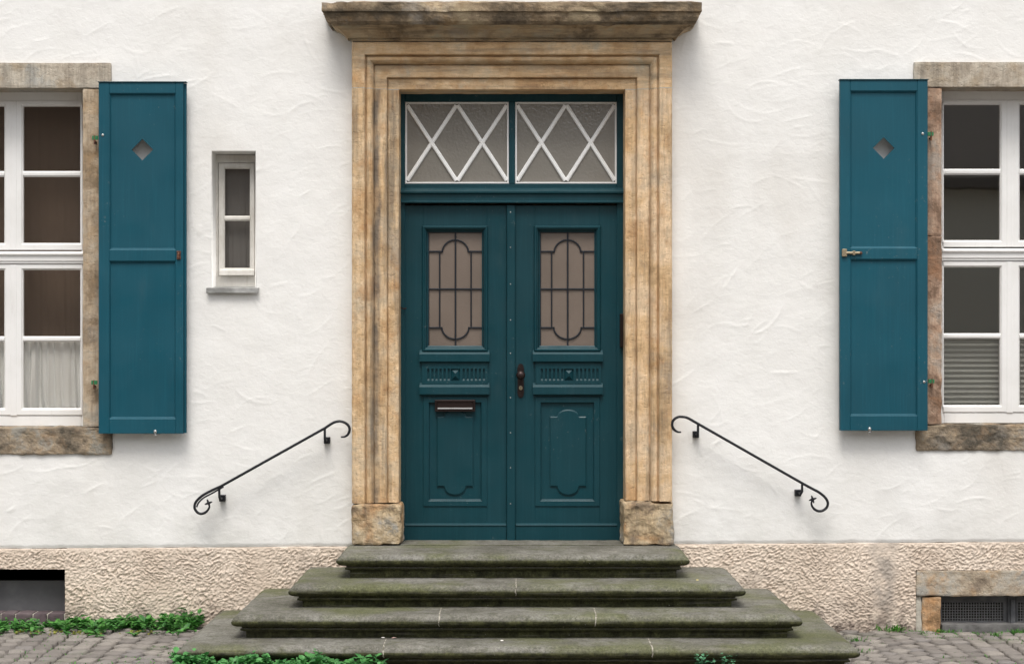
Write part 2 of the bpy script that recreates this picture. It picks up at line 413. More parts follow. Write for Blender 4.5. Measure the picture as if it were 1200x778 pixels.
def cloth(name, c, tr=.35):
    m = bpy.data.materials.new(name); m.use_nodes = True; n = m.node_tree; p = n.nodes['Principled BSDF']
    p.inputs['Base Color'].default_value = (*c, 1); p.inputs['Roughness'].default_value = .9
    t = n.nodes.new('ShaderNodeBsdfTranslucent'); t.inputs[0].default_value = (*c, 1); mx = n.nodes.new('ShaderNodeMixShader'); mx.inputs[0].default_value = tr
    o = n.nodes['Material Output']; n.links.new(p.outputs[0], mx.inputs[1]); n.links.new(t.outputs[0], mx.inputs[2]); n.links.new(mx.outputs[0], o.inputs[0])
    return m
M['curtain'] = cloth('white_curtain', (.90,.92,.93), .12); M['drape'] = cloth('brown_drape', (.27,.205,.165), .2)
M['blind'] = cloth('grey_blind', (.33,.34,.33), .2)
def leafmat(name, a, bb):
    m = cloth(name, a, .3); n = m.node_tree; p = n.nodes['Principled BSDF']; p.inputs['Roughness'].default_value = .5
    nb = NB(n, p); oi = nb.voronoi(28, out=1); s = n.nodes.new('ShaderNodeSeparateColor'); n.links.new(oi, s.inputs[0])
    nb.base(nb.mix(s.outputs[0], a, bb)); return m
M['leaf'] = leafmat('fresh_green_leaf', (.03,.13,.025), (.11,.33,.06))
M['leaf2'] = leafmat('ivy_leaf', (.035,.16,.04), (.12,.38,.10))
M['leaf3'] = leafmat('blue_green_leaf', (.045,.17,.085), (.12,.33,.17))
M['grass'] = leafmat('grass_blade', (.04,.18,.02), (.12,.34,.04))
M['yleaf'] = leafmat('yellow_green_leaf', (.20,.25,.03), (.35,.34,.06))

# ---------------------------------------------------------------- ground and pavement
me_x = np.array(sorted(set(list(np.linspace(-60, 60, 25))+list(np.linspace(-5, 5, 41)))))
me_y = np.array(sorted(set(list(np.linspace(-60, 30, 19))+list(np.linspace(-5, 0, 21)))))
XX, YY = np.meshgrid(me_x, me_y)
ZZ = -.030-.0065*np.clip(XX, -6, 6)+.022*np.clip(YY, -4, 0)-.022
def gridfaces(nx, ny):
    i = np.arange(ny-1)[:, None]*nx+np.arange(nx-1)[None, :]
    return np.stack([i, i+1, i+nx+1, i+nx], -1).reshape(-1, 4)
def _ground(b):
    v = b.voronoi(9, feature='DISTANCE_TO_EDGE')
    c = b.ramp(b.noise(5, 5), [(.35, (.03,.028,.02)), (.48, (.045,.055,.02)), (.62, (.06,.10,.02))])
    c = b.mix(b.ms(v, .03, .06), c, (.17,.15,.14)); c = b.mix(b.ms(b.noise(20,4), .5,.7,0,.4), c, (.05,.07,.02))
    far = b.ms(b.sep(b.pos)[1], -3.45, -3.30)
    pc = b.ramp(b.voronoi(9, out=1), [(0, (.15,.13,.12)), (1, (.26,.24,.22))]); pc = b.mix(b.ms(v, .02, .05), (.07,.08,.04), pc)
    c = b.mix(far, pc, c); b.base(c); b.bump(b.ms(v, 0, .08), .012, .8)
M['ground'] = mat('earth_joints', (.07,.06,.05), .95, build=_ground)
g = mesh_np('ground', np.stack([XX, YY, ZZ], -1).reshape(-1, 3), gridfaces(len(me_x), len(me_y)), M['ground'], smooth=False)
tag(g, None, kind='structure')
def _sett(b):
    v = b.n.nodes.new('ShaderNodeAttribute'); v.attribute_name = 'sett_tone'
    s = b.n.nodes.new('ShaderNodeSeparateColor'); b.L(v.outputs['Color'], s.inputs[0])
    c = b.ramp(s.outputs[0], [(.0, (.15,.135,.122)), (.45, (.20,.18,.162)), (.8, (.26,.235,.208)), (1, (.18,.165,.157))])
    c = b.mix(b.ms(b.noise(35, 6, .7), .48, .72, 0, .5), c, (.12,.105,.095))
    c = b.mix(b.ms(b.noise(3, 4), .58, .72, 0, .3), c, (.10,.13,.05))
    b.base(c); b.bump(b.noise(40, 6, .7), .006, .6)
M['sett'] = mat('porphyry_sett', (.21,.185,.175), .8, build=_sett)
# setts laid in scallops (segment arcs)
sv, sf = [], []
R0 = 1.05; WID = 1.35
def sett(cx, cy, ang, w, l):
    if cy > -.035 or cy < -3.4: return
    zz = ground_z(cx, cy)+rnd.uniform(-.004, .004); tx, ty = rnd.uniform(-.04, .04), rnd.uniform(-.04, .04)
    ca, sa = math.cos(ang), math.sin(ang)
    b0 = len(sv)
    for k, (ins, h) in enumerate(((0, -.06), (.0005, -.009), (.004, -.0015), (.022, .0005))):
        for (u, v) in ((-1,-1),(1,-1),(1,1),(-1,1)):
            x = u*(w/2-ins)+(rnd.uniform(-.004,.004) if k == 1 else 0); y = v*(l/2-ins)+(rnd.uniform(-.004,.004) if k == 1 else 0)
            sv.append((cx+x*ca-y*sa, min(cy+x*sa+y*ca, -.006), zz+h+tx*x+ty*y))
    for k in range(3):
        for i in range(4):
            j = (i+1) % 4; sf.append((b0+4*k+i, b0+4*k+j, b0+4*k+4+j, b0+4*k+4+i))
    sf.append((b0+12, b0+13, b0+14, b0+15))
half = WID/2; amax = math.asin(half/R0)
for ci in range(-5, 6):
    for r in range(0, 36):
        x0 = ci*WID+.15; yb = .45-r*.128-(.0 if ci % 2 else .06)
        nset = 13
        for k in range(nset):
            a = -amax+(k+.5)*2*amax/nset+rnd.uniform(-.004, .004)
            px_ = x0+R0*math.sin(a); py_ = yb-R0*(1-math.cos(a))
            if rnd.random() < .004: continue
            sett(px_, py_, -a, 2*amax*R0/nset-.017+rnd.uniform(-.006,.003), .128*math.cos(a)-.018+rnd.uniform(-.006,.002))
pv = mesh_np('pavement', sv, sf, M['sett'], smooth=False); tag(pv, None, kind='structure')
ca = pv.data.color_attributes.new('sett_tone', 'FLOAT_COLOR', 'POINT')
tn = np.repeat(np.random.RandomState(5).rand(len(sv)//16, 1), 16, 0); ca.data.foreach_set('color', np.concatenate([tn, tn, tn, tn*0+1], 1).astype(np.float32).ravel())

# ---------------------------------------------------------------- the house wall
# openings in wall: (x0,x1,z0,z1)
DOOR = (PX(417), PX(782), .30, PZ(60))
LW = (PX(-86), PX(120), PZ(520), PZ(80)); RW = (PX(1081), PX(1290), PZ(515), PZ(80))
SW = (PX(248), PX(300), PZ(338), PZ(177))
PL_TOP = .455
def plz(x): return PZ(638.5-(x/K)*.0065)           # plinth/plaster line runs very slightly out of level
CL = (PX(-90), PX(76.5), ground_z(-2.8, 0)-.02, PZ(666.5)); CR = (PX(1073), PX(1330), ground_z(2.9, 0)-.10, PZ(667.5))

def heightfield(name, x0, x1, z0, z1, step, holes, hfun, m, parent, extra_x=(), extra_z=()):
    xs = set(np.round(np.arange(x0, x1+step/2, step), 5)) | set(extra_x); zs = set(np.round(np.arange(z0, z1+step/2, step), 5)) | set(extra_z)
    hx = sorted({round(v, 5) for h in holes for v in h[:2] if x0 <= v <= x1}); hz = sorted({round(v, 5) for h in holes for v in h[2:] if z0 <= v <= z1})
    xs = np.array(sorted([v for v in xs if all(abs(v-h) > step*.45 for h in hx)]+hx))
    zs = np.array(sorted([v for v in zs if all(abs(v-h) > step*.45 for h in hz)]+hz))
    X, Z = np.meshgrid(xs, zs); Y = -hfun(X, Z)
    F = gridfaces(len(xs), len(zs))
    cx = (X[:-1,:-1]+X[1:,1:]).ravel()/2; cz = (Z[:-1,:-1]+Z[1:,1:]).ravel()/2
    keep = np.ones(len(F), bool)
    for h in holes: keep &= ~((cx > h[0]) & (cx < h[1]) & (cz > h[2]) & (cz < h[3]))
    return mesh_np(name, np.stack([X, Y, Z], -1).reshape(-1, 3), F[keep], m, parent)

def plaster_h(X, Z):
    h = .004*pfb(X*1.6, Z*1.6, 1, 3)+.0010*pfb(X*9, Z*9, 5, 4)
    w = np.zeros_like(X); r = np.random.RandomState(3)
    xs = X[0]; zs = Z[:, 0]
    for k in range(1300):
        cx, cz = r.uniform(-4, 4), r.uniform(.5, 4.2)
        L = r.uniform(.025, .13); th = r.choice([r.uniform(.1, 1.1), r.uniform(-.6, .2), r.uniform(1.2, 2.2)], p=[.6, .3, .1]); cur = r.uniform(-3.5, 3.5)
        a = r.uniform(.0002, .0015)*(1.5 if r.rand() < .12 else 1); wd = r.uniform(.003, .005)
        R = L+.05
        i0, i1 = np.searchsorted(xs, [cx-R, cx+R]); j0, j1 = np.searchsorted(zs, [cz-R, cz+R])
        if i1 <= i0 or j1 <= j0: continue
        x = X[j0:j1, i0:i1]-cx; z = Z[j0:j1, i0:i1]-cz
        u = x*np.cos(th)+z*np.sin(th); v = -x*np.sin(th)+z*np.cos(th)-cur*u*u
        lip = np.where(v > 0, np.exp(-(v/wd)**2), np.exp(-(v/(wd*3))**2))
        w[j0:j1, i0:i1] += a*lip*np.exp(-(u/L)**4)
    edge = np.zeros_like(X)
    return h+w+.004-edge
wallE = empty('house_wall', 'white trowelled plaster house wall on a rough beige rendered plinth', 'wall')
# plaster (grid lower edge follows the plinth line)
def ph(X, Z): return plaster_h(X, Z)
op = heightfield('plaster', -4.0, 4.0, .40, 4.3, .0070, [DOOR, LW, RW, SW], ph, M['plaster'], wallE)
me = op.data; co = np.empty(len(me.vertices)*3, np.float32); me.vertices.foreach_get('co', co); co = co.reshape(-1, 3)
low = plz(co[:, 0])+.004*pfb(co[:, 0]*9, co[:, 0]*0+3, 8, 3)
t = np.clip((1.0-co[:, 2])/.6, 0, 1); co[:, 2] = co[:, 2]*(1-t)+t*(low+(co[:, 2]-.40))
lip = np.clip(1-(co[:, 2]-low)/.018, 0, 1); co[:, 1] += .006*lip
me.vertices.foreach_set('co', co.ravel())
bm = bmesh.new()     # the rest of the wall, outside the picture
for (a, b_, c, d) in ((-9, -3.995, -.3, 5.4), (3.995, 9, -.3, 5.4), (-4, 4, 4.295, 5.4)):
    vs_ = [bm.verts.new(p) for p in ((a, -.002, c), (b_, -.002, c), (b_, -.002, d), (a, -.002, d))]; bm.faces.new(vs_)
obj('outer_wall', bm, M['plaster'], wallE)
def plinth_h(X, Z):
    def lay(th, L1, L2, s):
        u = (X*np.cos(th)+Z*np.sin(th))/L1; v = (-X*np.sin(th)+Z*np.cos(th))/L2
        v = v+.9*pn(X*22, Z*22, s+40)
        return np.clip(.62-np.abs(pn(u, v, s))*2.0, 0, 1)+.45*pn(u*1.9, v*1.7, s+3)
    a = lay(.55, .042, .0160, 11); b_ = lay(1.0, .038, .0160, 12); c = lay(-.3, .036, .0160, 13)
    w1 = np.clip(.5+2.2*pn(X*4, Z*4, 20), 0, 1); w2 = np.clip(.35+2.2*pn(X*4.6+9, Z*4.6, 21), 0, 1)
    h = (a*(1-w1)+b_*w1)*(1-w2*.8)+c*w2*.8
    flat = np.clip(pn(X*3+5, Z*3, 31)*2.4-.8, 0, .5)
    h = h*(1-flat)+.25*flat
    ed = np.minimum(1, (plz(X)-Z)/.02)
    h = h+.22*pfb(X*60, Z*75, 50, 3)
    h = .0125*np.clip(h, -.25, 1.2)*np.clip(ed, .1, 1)+.004*pn(X*3, Z*3, 33)+.003
    band = np.clip(1-np.abs(X-2.27)/.09, 0, 1)          # smoother repair strip
    h = h*(1-.5*np.clip(band*3, 0, 1))
    bar = np.clip(1-np.abs(Z-(-.0*X+CL[3]+.010))/.012, 0, 1)*(X < CL[1]+.02)
    return h
pl = heightfield('plinth', -4.0, 4.0, -.16, .53, .0044, [CL, CR], plinth_h, M['plinth'], wallE)
me = pl.data; co = np.empty(len(me.vertices)*3, np.float32); me.vertices.foreach_get('co', co); co = co.reshape(-1, 3)
top = plz(co[:, 0])-.001; over = co[:, 2] > top
co[over, 2] = top[over]; co[over, 1] = .01; me.vertices.foreach_set('co', co.ravel())
# reveals of the openings
bm = bmesh.new()
def reveal(h, depth, y0=-.004, splay=0):
    x0, x1, z0, z1 = h
    loft(bm, [[(x0, y, z0), (x1, y, z0), (x1, y, z1), (x0, y, z1)] for y in (y0, depth)], close=True)
for h in (DOOR, LW, RW): reveal(h, .33); obj('reveal', bm, M['plaster'], wallE); bm = bmesh.new()
# small window reveal with softly rounded plaster arris
rings = []
for ins, y in ((-.012, .006), (-.004, -.004), (.002, .000), (.006, .010), (.008, .15)):
    rings.append(rect_ring(*SW, ins, y))
loft(bm, rings, close=True)
obj('reveal', bm, M['plaster'], wallE, smooth=True)
bm = bmesh.new()
for h in (CL, CR): reveal(h, .4, -.006); obj('cellar_reveal', bm, M['plinth'], wallE); bm = bmesh.new()
bm.free()
# dark rooms behind the openings
def room(name, x0, x1, z0, z1, y0, y1, m):
    bm = bmesh.new()
    a = [bm.verts.new(p) for p in ((x0,y0,z0),(x1,y0,z0),(x1,y0,z1),(x0,y0,z1))]; b_ = [bm.verts.new(p) for p in ((x0,y1,z0),(x1,y1,z0),(x1,y1,z1),(x0,y1,z1))]
    for i in range(4): bm.faces.new((a[i], a[(i+1) % 4], b_[(i+1) % 4], b_[i]))
    bm.faces.new(b_); o = obj(name, bm, m); tag(o, None, kind='structure'); return o
room('hall_room', -8.5, 8.5, .38, 5.0, .012, 3.6, M['room']); room('cellar_room', -8.5, 8.5, -1.2, .36, .014, 3, M['cellar'])

# ---------------------------------------------------------------- stone door surround
SUR = empty('door_surround', 'carved ochre sandstone surround with projecting cornice framing the teal double door', 'door surround', (0, 0, .474))
xl, xr = PX(467.5, -.03), PX(732.5, -.03); zt = PZ(105.4, -.03)
PROF = [(0, .20), (0, -.022), (.004, -.027), (.064, -.027), (.0665, -.019), (.070, -.019), (.072, -.046), (.075, -.049), (.143, -.049), (.146, -.040), (.150, -.040), (.153, -.060), (.160, -.074), (.170, -.084), (.182, -.088), (.191, -.084),
        (.195, -.074), (.199, -.073), (.202, -.102), (.206, -.107), (.270, -.107), (.278, -.100), (.281, -.085), (.281, .03)]
zj = PZ(103.4, -.08); zb_l, zb_r = PZ(589.5, -.09), PZ(587, -.09)
bm = bmesh.new(); sweep(bm, [lambda e, y: (xl-e, y, zb_l), lambda e, y: (xl-e, y, zj-.0035)], PROF, .016, .0018, 1, f=22); obj('jamb', bm, M['stone_l'], SUR, smooth=False)
bm = bmesh.new(); sweep(bm, [lambda e, y: (xr+e, y, zb_r), lambda e, y: (xr+e, y, zj-.0035)], PROF, .016, .0016, 2, f=22); obj('jamb', bm, M['stone_r'], SUR, smooth=False)
bm = bmesh.new()
sweep(bm, [lambda e, y: (xl-e, y, min(zj, zt+e)), lambda e, y: (xl-e, y, zt+e), lambda e, y: (xr+e, y, zt+e), lambda e, y: (xr+e, y, min(zj, zt+e))], PROF, .018, .0026, 3, f=16)
obj('lintel', bm, M['stone_t'], SUR)
bm = bmesh.new()          # mortar seams between jambs and lintel
sweep(bm, [lambda e, y: (xl-e, y-.0004, zj-.0042), lambda e, y: (xl-e, y-.0004, zj+.0004)], PROF, .016, .0018, 1, f=22); obj('mortar_joint', bm, M['mortar'], SUR)
bm = bmesh.new(); sweep(bm, [lambda e, y: (xr+e, y-.0004, zj-.0042), lambda e, y: (xr+e, y-.0004, zj+.0004)], PROF, .016, .0016, 2, f=22); obj('mortar_joint', bm, M['mortar'], SUR)
bm = bmesh.new(); rough_block(bm, PX(411, -.12), PX(470.5, -.12), -.125, .19, .474, zb_l-.004, .007, 16, .018, .010, 5, .016); obj('base_block', bm, M['stone_base'], SUR)
bm = bmesh.new(); rough_block(bm, PX(729, -.12), PX(790.5, -.12), -.125, .19, .474, zb_r-.004, .008, 13, .018, .010, 9, .018); obj('base_block', bm, M['stone_base'], SUR)
# cornice: mitred on three sides
zc = zt+.281
def ring3(e, z, hl, hr, f, cx=0): return [(cx-hl-e, .01, z), (cx-hl-e, -f-e, z), (cx+hr+e, -f-e, z), (cx+hr+e, .01, z)]
def ring_sweep(bm, prof, hl, hr, f, step, amp, seed, cap=True, cx=0, fr=14, wear=0, cut=None):
    pr = []
    for a, b_ in zip(prof, prof[1:]):
        L = math.dist(a, b_); k = max(1, int(round(L/step))); k = min(k, 14)
        pr += [(a[0]+(b_[0]-a[0])*i/k, a[1]+(b_[1]-a[1])*i/k) for i in range(k)]
    pr.append(prof[-1]); out = []
    nS = max(2, int(f/step)); nF = int((hl+hr)/step)
    for e, z in pr:
        P = [Vector(p) for p in ring3(e, z, hl, hr, f, cx)]; r = []
        for (A, B, n) in ((P[0], P[1], nS), (P[1], P[2], nF), (P[2], P[3], nS)):
            r += [A.lerp(B, i/n) for i in range(n)]
        r.append(P[3]); o = []
        for i, p in enumerate(r):
            nrm = Vector((-1,0,0)) if i < nS else (Vector((0,-1,0)) if i < nS+nF else Vector((1,0,0)))
            if i == nS: nrm = Vector((-.7,-.7,0))
            if i == nS+nF: nrm = Vector((.7,-.7,0))
            h = fb(p, fr, seed)*amp-max(0, abs(fb(p, 5, seed+3, 3))-.35)*wear
            if i in (0, len(r)-1): h = 0
            o.append(p+nrm*h+Vector((0, 0, h*.4)))
        out.append(o)
    loft(bm, out)
    if cap: bm.faces.new([bm.verts.new(p) for p in out[0]])
bm = bmesh.new()
zs1 = PZ(3.5, -.27); zs2 = PZ(13.5, -.27); zs3 = PZ(26, -.25)
hw = (PX(785, -.1)-PX(414.5, -.1))/2; ccx = (PX(785, -.1)+PX(414.5, -.1))/2
CP = [(.10, zs1+.02), (.175, zs1), (.177, zs2), (.165, zs2-.008), (.160, zs2-.03), (.150, zs3+.005), (.135, zs3-.012), (.128, zs3-.014)]
ring_sweep(bm, CP, hw, hw, .10, .014, .006, 21, True, ccx, 16, .045)
obj('cornice_slab', bm, M['stone_cornice'], SUR)
bm = bmesh.new()
CV = [(.126, zs3-.010), (.112, zs3-.020), (.085, zs3-.030), (.060, zs3-.050), (.038, zs3-.075), (.022, zc+.030), (.014, zc+.018), (.014, zc+.006), (.004, zc+.001)]
ring_sweep(bm, CV, hw, hw, .10, .014, .0035, 24, True, ccx, 16, .012)
M['stone_cove'] = stone('cove_sandstone', [(.3, (.20,.15,.10)), (.45, (.37,.28,.18)), (.6, (.46,.35,.225)), (.75, (.40,.34,.24))], streak=(.06,.05,.035), streak_amt=.55, orange=(.34,.22,.11), seed=12, bd=.006, vert=False)
obj('cornice_cove', bm, M['stone_cove'], SUR)

# ---------------------------------------------------------------- double door
DR = empty('double_door', 'dark teal panelled double door with leaded glass and a lattice transom light', 'door', (0, .19, .49))
F = .165          # frame front
LF = .185         # leaf front
bm = bmesh.new()
pbox(bm, 464, 474.5, 100, 641, F, F+.06, .003); pbox(bm, 723, 736, 100, 641, F, F+.06, .003)
bm2 = bm
pbox(bm, 474.7, 722.8, 104, 119.5, F+.001, F+.06, .003)
pbox(bm, 596.5, 603.5, 119.7, 215.5, F+.002, F+.06, .003)
pbox(bm, 474.7, 722.8, 215.7, 222, F+.002, F+.06, .002)
obj('door_frame', bm, M['door'], DR)
bm = bmesh.new()   # transom beam with projecting weather nose
zA, zB, zC = PZ(220.5, F), PZ(222.5, F), PZ(237.5, F-.03)
xprism(bm, [(F+.05, zA), (F-.006, zA), (F-.030, zB-.006), (F-.035, zB-.012), (F-.035, zB-.022), (F-.018, zB-.030), (F-.018, zC+.012), (F-.026, zC+.006), (F-.026, zC), (F+.05, zC)], PX(468, F), PX(732, F))
obj('transom_beam', bm, M['door'], DR)
for (a, b_) in ((474.5, 596.5), (603.5, 723)):
    bm = bmesh.new(); r = prect(a, b_, 119.5, 215.8, F+.01)
    rect_loft(bm, r, [(0, F+.012), (.004, F+.006), (.010, F+.006), (.013, F+.02), (.013, F+.03), (0, F+.03)], closed=True)
    x0, x1, z0, z1 = r[0]+.010, r[1]-.010, r[2]+.010, r[3]-.010
    xm = (x0+x1)/2
    def bar(p, q, w, yo):
        d = Vector((q[0]-p[0], 0, q[1]-p[1])).normalized(); n = Vector((-d.z, 0, d.x))*w/2
        P, Q = Vector((p[0], 0, p[1])), Vector((q[0], 0, q[1]))
        rg = []
        for E in (P, Q):
            rg.append([E-n+Vector((0, F+.022, 0)), E-n+Vector((0, F+.012+yo, 0)), E-n*.55+Vector((0, F+.006+yo, 0)), E+n*.55+Vector((0, F+.006+yo, 0)), E+n+Vector((0, F+.012+yo, 0)), E+n+Vector((0, F+.022, 0))])
        loft(bm, rg, close=True, cap0=True, cap1=True)
    for (u0, u1) in ((x0, xm), (xm, x1)):
        bar((u0+.004, z1-.012), (u1-.004, z0+.012), .025, 0); bar((u0+.004, z0+.012), (u1-.004, z1-.012), .025, .001)
    fr = obj('lattice', bm, M['lattice_white'], DR)
    bm = bmesh.new(); box(bm, r[0]+.004, r[1]-.004, F+.0225, F+.0265, r[2]+.004, r[3]-.004); obj('transom_pane', bm, M['transom_glass'], DR)

def leaf(side):
    L = side == 'l'
    xo, xi = (474.7, 593.6) if L else (603.8, 722.8)
    g0, g1 = (496, 570.5) if L else (627, 702.5)
    y = LF; root_bm = bmesh.new(); b = root_bm
    e = .0
    xo_ = 470.5 if L else 603.8; xi_ = 593.6 if L else 730
    pbox(b, xo_, g0, 241, 636, y, y+.045, .0012); pbox(b, g1, xi_, 241, 636, y, y+.045, .0012)
    pbox(b, g0, g1, 241, 266, y+.0004, y+.045, .0012)
    pbox(b, g0, g1, 411, 464.5, y+.0004, y+.045)
    pbox(b, g0, g1, 593, 636, y+.0004, y+.045, .0012)
    lf = obj('door_leaf', b, M['door'], DR)
    # glazing moulding
    bm = bmesh.new(); r = prect(g0-.6, g1+.6, 265.4, 411.6, y)
    rect_loft(bm, r, [(-.004, y), (-.003, y-.012), (.004, y-.020), (.010, y-.020), (.016, y-.012), (.020, y-.010), (.028, y+.012), (.034, y+.016), (.034, y+.032)])
    obj('glazing_moulding', bm, M['door'], lf)
    gx0, gx1 = (503, 565) if L else (634, 697)
    gl = prect(gx0-1, gx1+1, 272, 406, y+.02)
    bm = bmesh.new(); box(bm, gl[0]-.004, gl[1]+.004, y+.026, y+.032, gl[2]-.004, gl[3]+.004); obj('glass', bm, M['door_glass'], lf)
    # leading / iron bars
    bm = bmesh.new(); yy = y+.021
    sx = (gl[1]-gl[0])/(408-118); sz = (gl[3]-gl[2])/(704-70)
    def q(u, v): return (gl[0]+(u-118)*sx, yy, gl[3]-(v-70)*sz)
    rr = .0052
    def ln(*pts, r=rr): tube(bm, [q(*p) for p in pts], r, 6)
    ln((262, 70), (262, 704)); ln((118, 386), (408, 386)); ln((118, 178), (192, 178)); ln((330, 178), (408, 178)); ln((118, 600), (192, 600)); ln((330, 600), (408, 600))
    ln((178, 178), (178, 600), r=.0046); ln((345, 178), (345, 600), r=.0046)
    arc = [(261+70*math.cos(t), 184-70*math.sin(t)) for t in [math.pi*i/14 for i in range(15)]]
    ln(*arc); ln(*[(261+72*math.cos(t), 597+66*math.sin(t)) for t in [math.pi*i/14 for i in range(15)]])
    rect_loft(bm, (gl[0]-.002, gl[1]+.002, gl[2]-.002, gl[3]+.002), [(0, yy-.004), (.006, yy-.004), (.008, yy+.004)])
    obj('leading', bm, M['lead'], lf, smooth=False)
    # two ledges and the fluted band
    lx0, lx1 = (491.5, 573.5) if L else (624.5, 706.5)
    bm = bmesh.new()
    for (t, bt) in ((412, 424.5), (450.5, 463)):
        za, zb = PZ(t, y-.03), PZ(bt, y-.03)
        xprism(bm, [(y+.003, za+.012), (y-.016, za-.004), (y-.024, za-.013), (y-.028, za-.017), (y-.028, zb+.006), (y-.020, zb), (y+.003, zb)], PX(lx0, y-.03), PX(lx1, y-.03))
    obj('ledge', bm, M['door'], lf)
    bm = bmesh.new()
    a0 = 494.5 if L else 627.5; a1 = 571.5 if L else 704.5; yo = y-.011
    fx = 500.8 if L else 633.8
    slots = [(fx+4.75*i, fx+4.75*i+2.5) for i in range(6)]+[(fx+41.3+4.75*i, fx+41.3+4.75*i+2.5) for i in range(6)]
    pyr = (fx+27.2, fx+38.4)
    pbox(bm, a0, a1, 425.2, 432, yo, y+.001); pbox(bm, a0, a1, 446, 449.8, yo, y+.001)
    cur = a0
    for (s0, s1) in sorted(slots+[pyr]):
        pbox(bm, cur, s0, 432, 446, yo+.0003, y+.001); cur = s1
        if (s0, s1) != pyr:
            z0 = PZ(446, yo)
            xprism(bm, [(yo+.001, z0-.001), (y+.001, z0+.012), (y+.001, z0-.001)], PX(s0, yo), PX(s1, yo))
    pbox(bm, cur, a1, 432, 446, yo+.0003, y+.001)
    pr_ = prect(pyr[0], pyr[1], 432, 446, yo)
    rect_loft(bm, pr_, [(.001, y), (.004, y), (.028, y-.020)], cap=True)
    obj('fluted_band', bm, M['door'], lf)
    # lower panel
    bm = bmesh.new(); r = prect(g0-.3, g1+.6, 464.7, 593.3, y)
    rect_loft(bm, r, [(0, y), (.001, y-.004), (.004, y-.006), (.034, y-.006), (.037, y-.004), (.040, y+.010), (.044, y+.012)], cap=True)
    cxp = 533.2 if L else 665.8
    def shape(k):
        pts = []; w = 21.3-k; zt_, zb_ = 488+k, 570-k; aw = 12.5-k*.6
        pts += [(cxp-w, zb_), (cxp-aw-1.2, zb_)]
        pts += [(cxp+aw*math.cos(t), zb_+1+9.5*math.sin(t)-k*.3) for t in [math.pi-math.pi*i/10 for i in range(0, 11)]]
        pts += [(cxp+aw+1.2, zb_), (cxp+w, zb_), (cxp+w, zt_), (cxp+aw+1.2, zt_)]
        pts += [(cxp+aw*math.cos(t), zt_-1-7.5*math.sin(t)+k*.3) for t in [math.pi*i/10 for i in range(0, 11)]]
        pts += [(cxp-aw-1.2, zt_), (cxp-w, zt_)]
        return pts
    rings = [[(PX(a, y), yv, PZ(c, y)) for a, c in shape(k)] for k, yv in ((0, y+.0125), (.1, y+.005), (1.2, y+.0015))]
    loft(bm, rings, close=True, cap1=True)
    obj('lower_panel', bm, M['door'], lf)
    bm = bmesh.new()       # kick board with a drip edge
    za = PZ(613, y); zb = PZ(635.2, y)
    x0, x1 = (471.5, 593.2) if L else (604.5, 728.5)
    xprism(bm, [(y+.002, za+.002), (y-.010, za-.006), (y-.012, za-.012), (y-.007, za-.020), (y-.006, zb), (y+.002, zb)], PX(x0, y), PX(x1, y))
    obj('kick_board', bm, M['door'], lf)
    return lf
ll = leaf('l'); rl = leaf('r')
bm = bmesh.new(); pbox(bm, 593.8, 603.9, 240.5, 635, LF-.020, LF+.03, .004); ast = obj('astragal', bm, M['door'], ll)
for py in (249, 290, 333, 375, 414, 466, 507, 548, 590):
    bm = bmesh.new(); ball(bm, (PX(598.2, LF-.02), LF-.021, PZ(py, LF-.02)), .0042, (1, .5, 1), 8, 6); obj('screw', bm, M['steel'], ll)
# letter flap
bm = bmesh.new(); y = LF-.010
r = prect(509.5, 557, 468.5, 482.3, y-.01)
rect_loft(bm, r, [(0, y+.008), (0, y-.010), (.003, y-.013), (.011, y-.013), (.014, y-.008), (.016, y-.006)], cap=False)
box(bm, r[0]+.014, r[1]-.014, y-.007, y, r[2]+.014, r[3]-.014, .002)
for k in range(26):       # tiny ribbing round the rim
    xx = r[0]+.006+(r[1]-r[0]-.012)*k/25
    ball(bm, (xx, y-.013, r[3]-.006), .0035, (1,.6,1), 6, 4); ball(bm, (xx, y-.013, r[2]+.006), .0035, (1,.6,1), 6, 4)
lb = obj('letterbox', bm, M['bronze'], ll)
bm = bmesh.new(); xprism(bm, [(y-.006, r[2]+.026), (y-.016, r[2]+.022), (y-.017, r[2]+.018), (y-.006, r[2]+.016)], r[0]+.018, r[1]-.018); obj('flap_pull', bm, M['steel'], lb)
# handle plate with knob
hp = bmesh.new(); y = LF-.001; cxh = PX(610.2, y)
pts = []; zt_, zb_ = PZ(426, y), PZ(466, y); w = .0215
for i in range(9): t = math.pi*i/8; pts.append((cxh+w*.8*math.cos(t), zt_-.02+.02*math.sin(t)))
pts += [(cxh-w, zt_-.035), (cxh-w*.75, zt_-.05), (cxh-w*.75, zb_+.045), (cxh-w, zb_+.035)]
for i in range(9): t = math.pi+math.pi*i/8; pts.append((cxh+w*.8*math.cos(t), zb_+.02+.02*math.sin(t)))
pts += [(cxh+w, zb_+.035), (cxh+w*.75, zb_+.045), (cxh+w*.75, zt_-.05), (cxh+w, zt_-.035)]
yprism(hp, pts, y-.008, y+.001); bmesh.ops.bevel(hp, geom=[e for e in hp.edges if all(abs(v.co.y-(y-.008)) < 1e-5 for v in e.verts)], offset=.003, segments=2, affect='EDGES')
pl_ = obj('handle_plate', hp, M['bronze'], rl)
bm = bmesh.new(); zk = PZ(439.5, y)
prof = [(.010, -.008), (.009, -.028), (.012, -.034), (.024, -.042), (.029, -.055), (.026, -.068), (.014, -.076), (.002, -.078)]
loft(bm, [[(cxh+r_*math.cos(2*math.pi*k/18), y+d_, zk+r_*math.sin(2*math.pi*k/18)) for k in range(18)] for r_, d_ in prof], close=True, cap1=True)
obj('knob', bm, M['bronze'], pl_, smooth=True)
bm = bmesh.new(); zk2 = PZ(454.5, y)
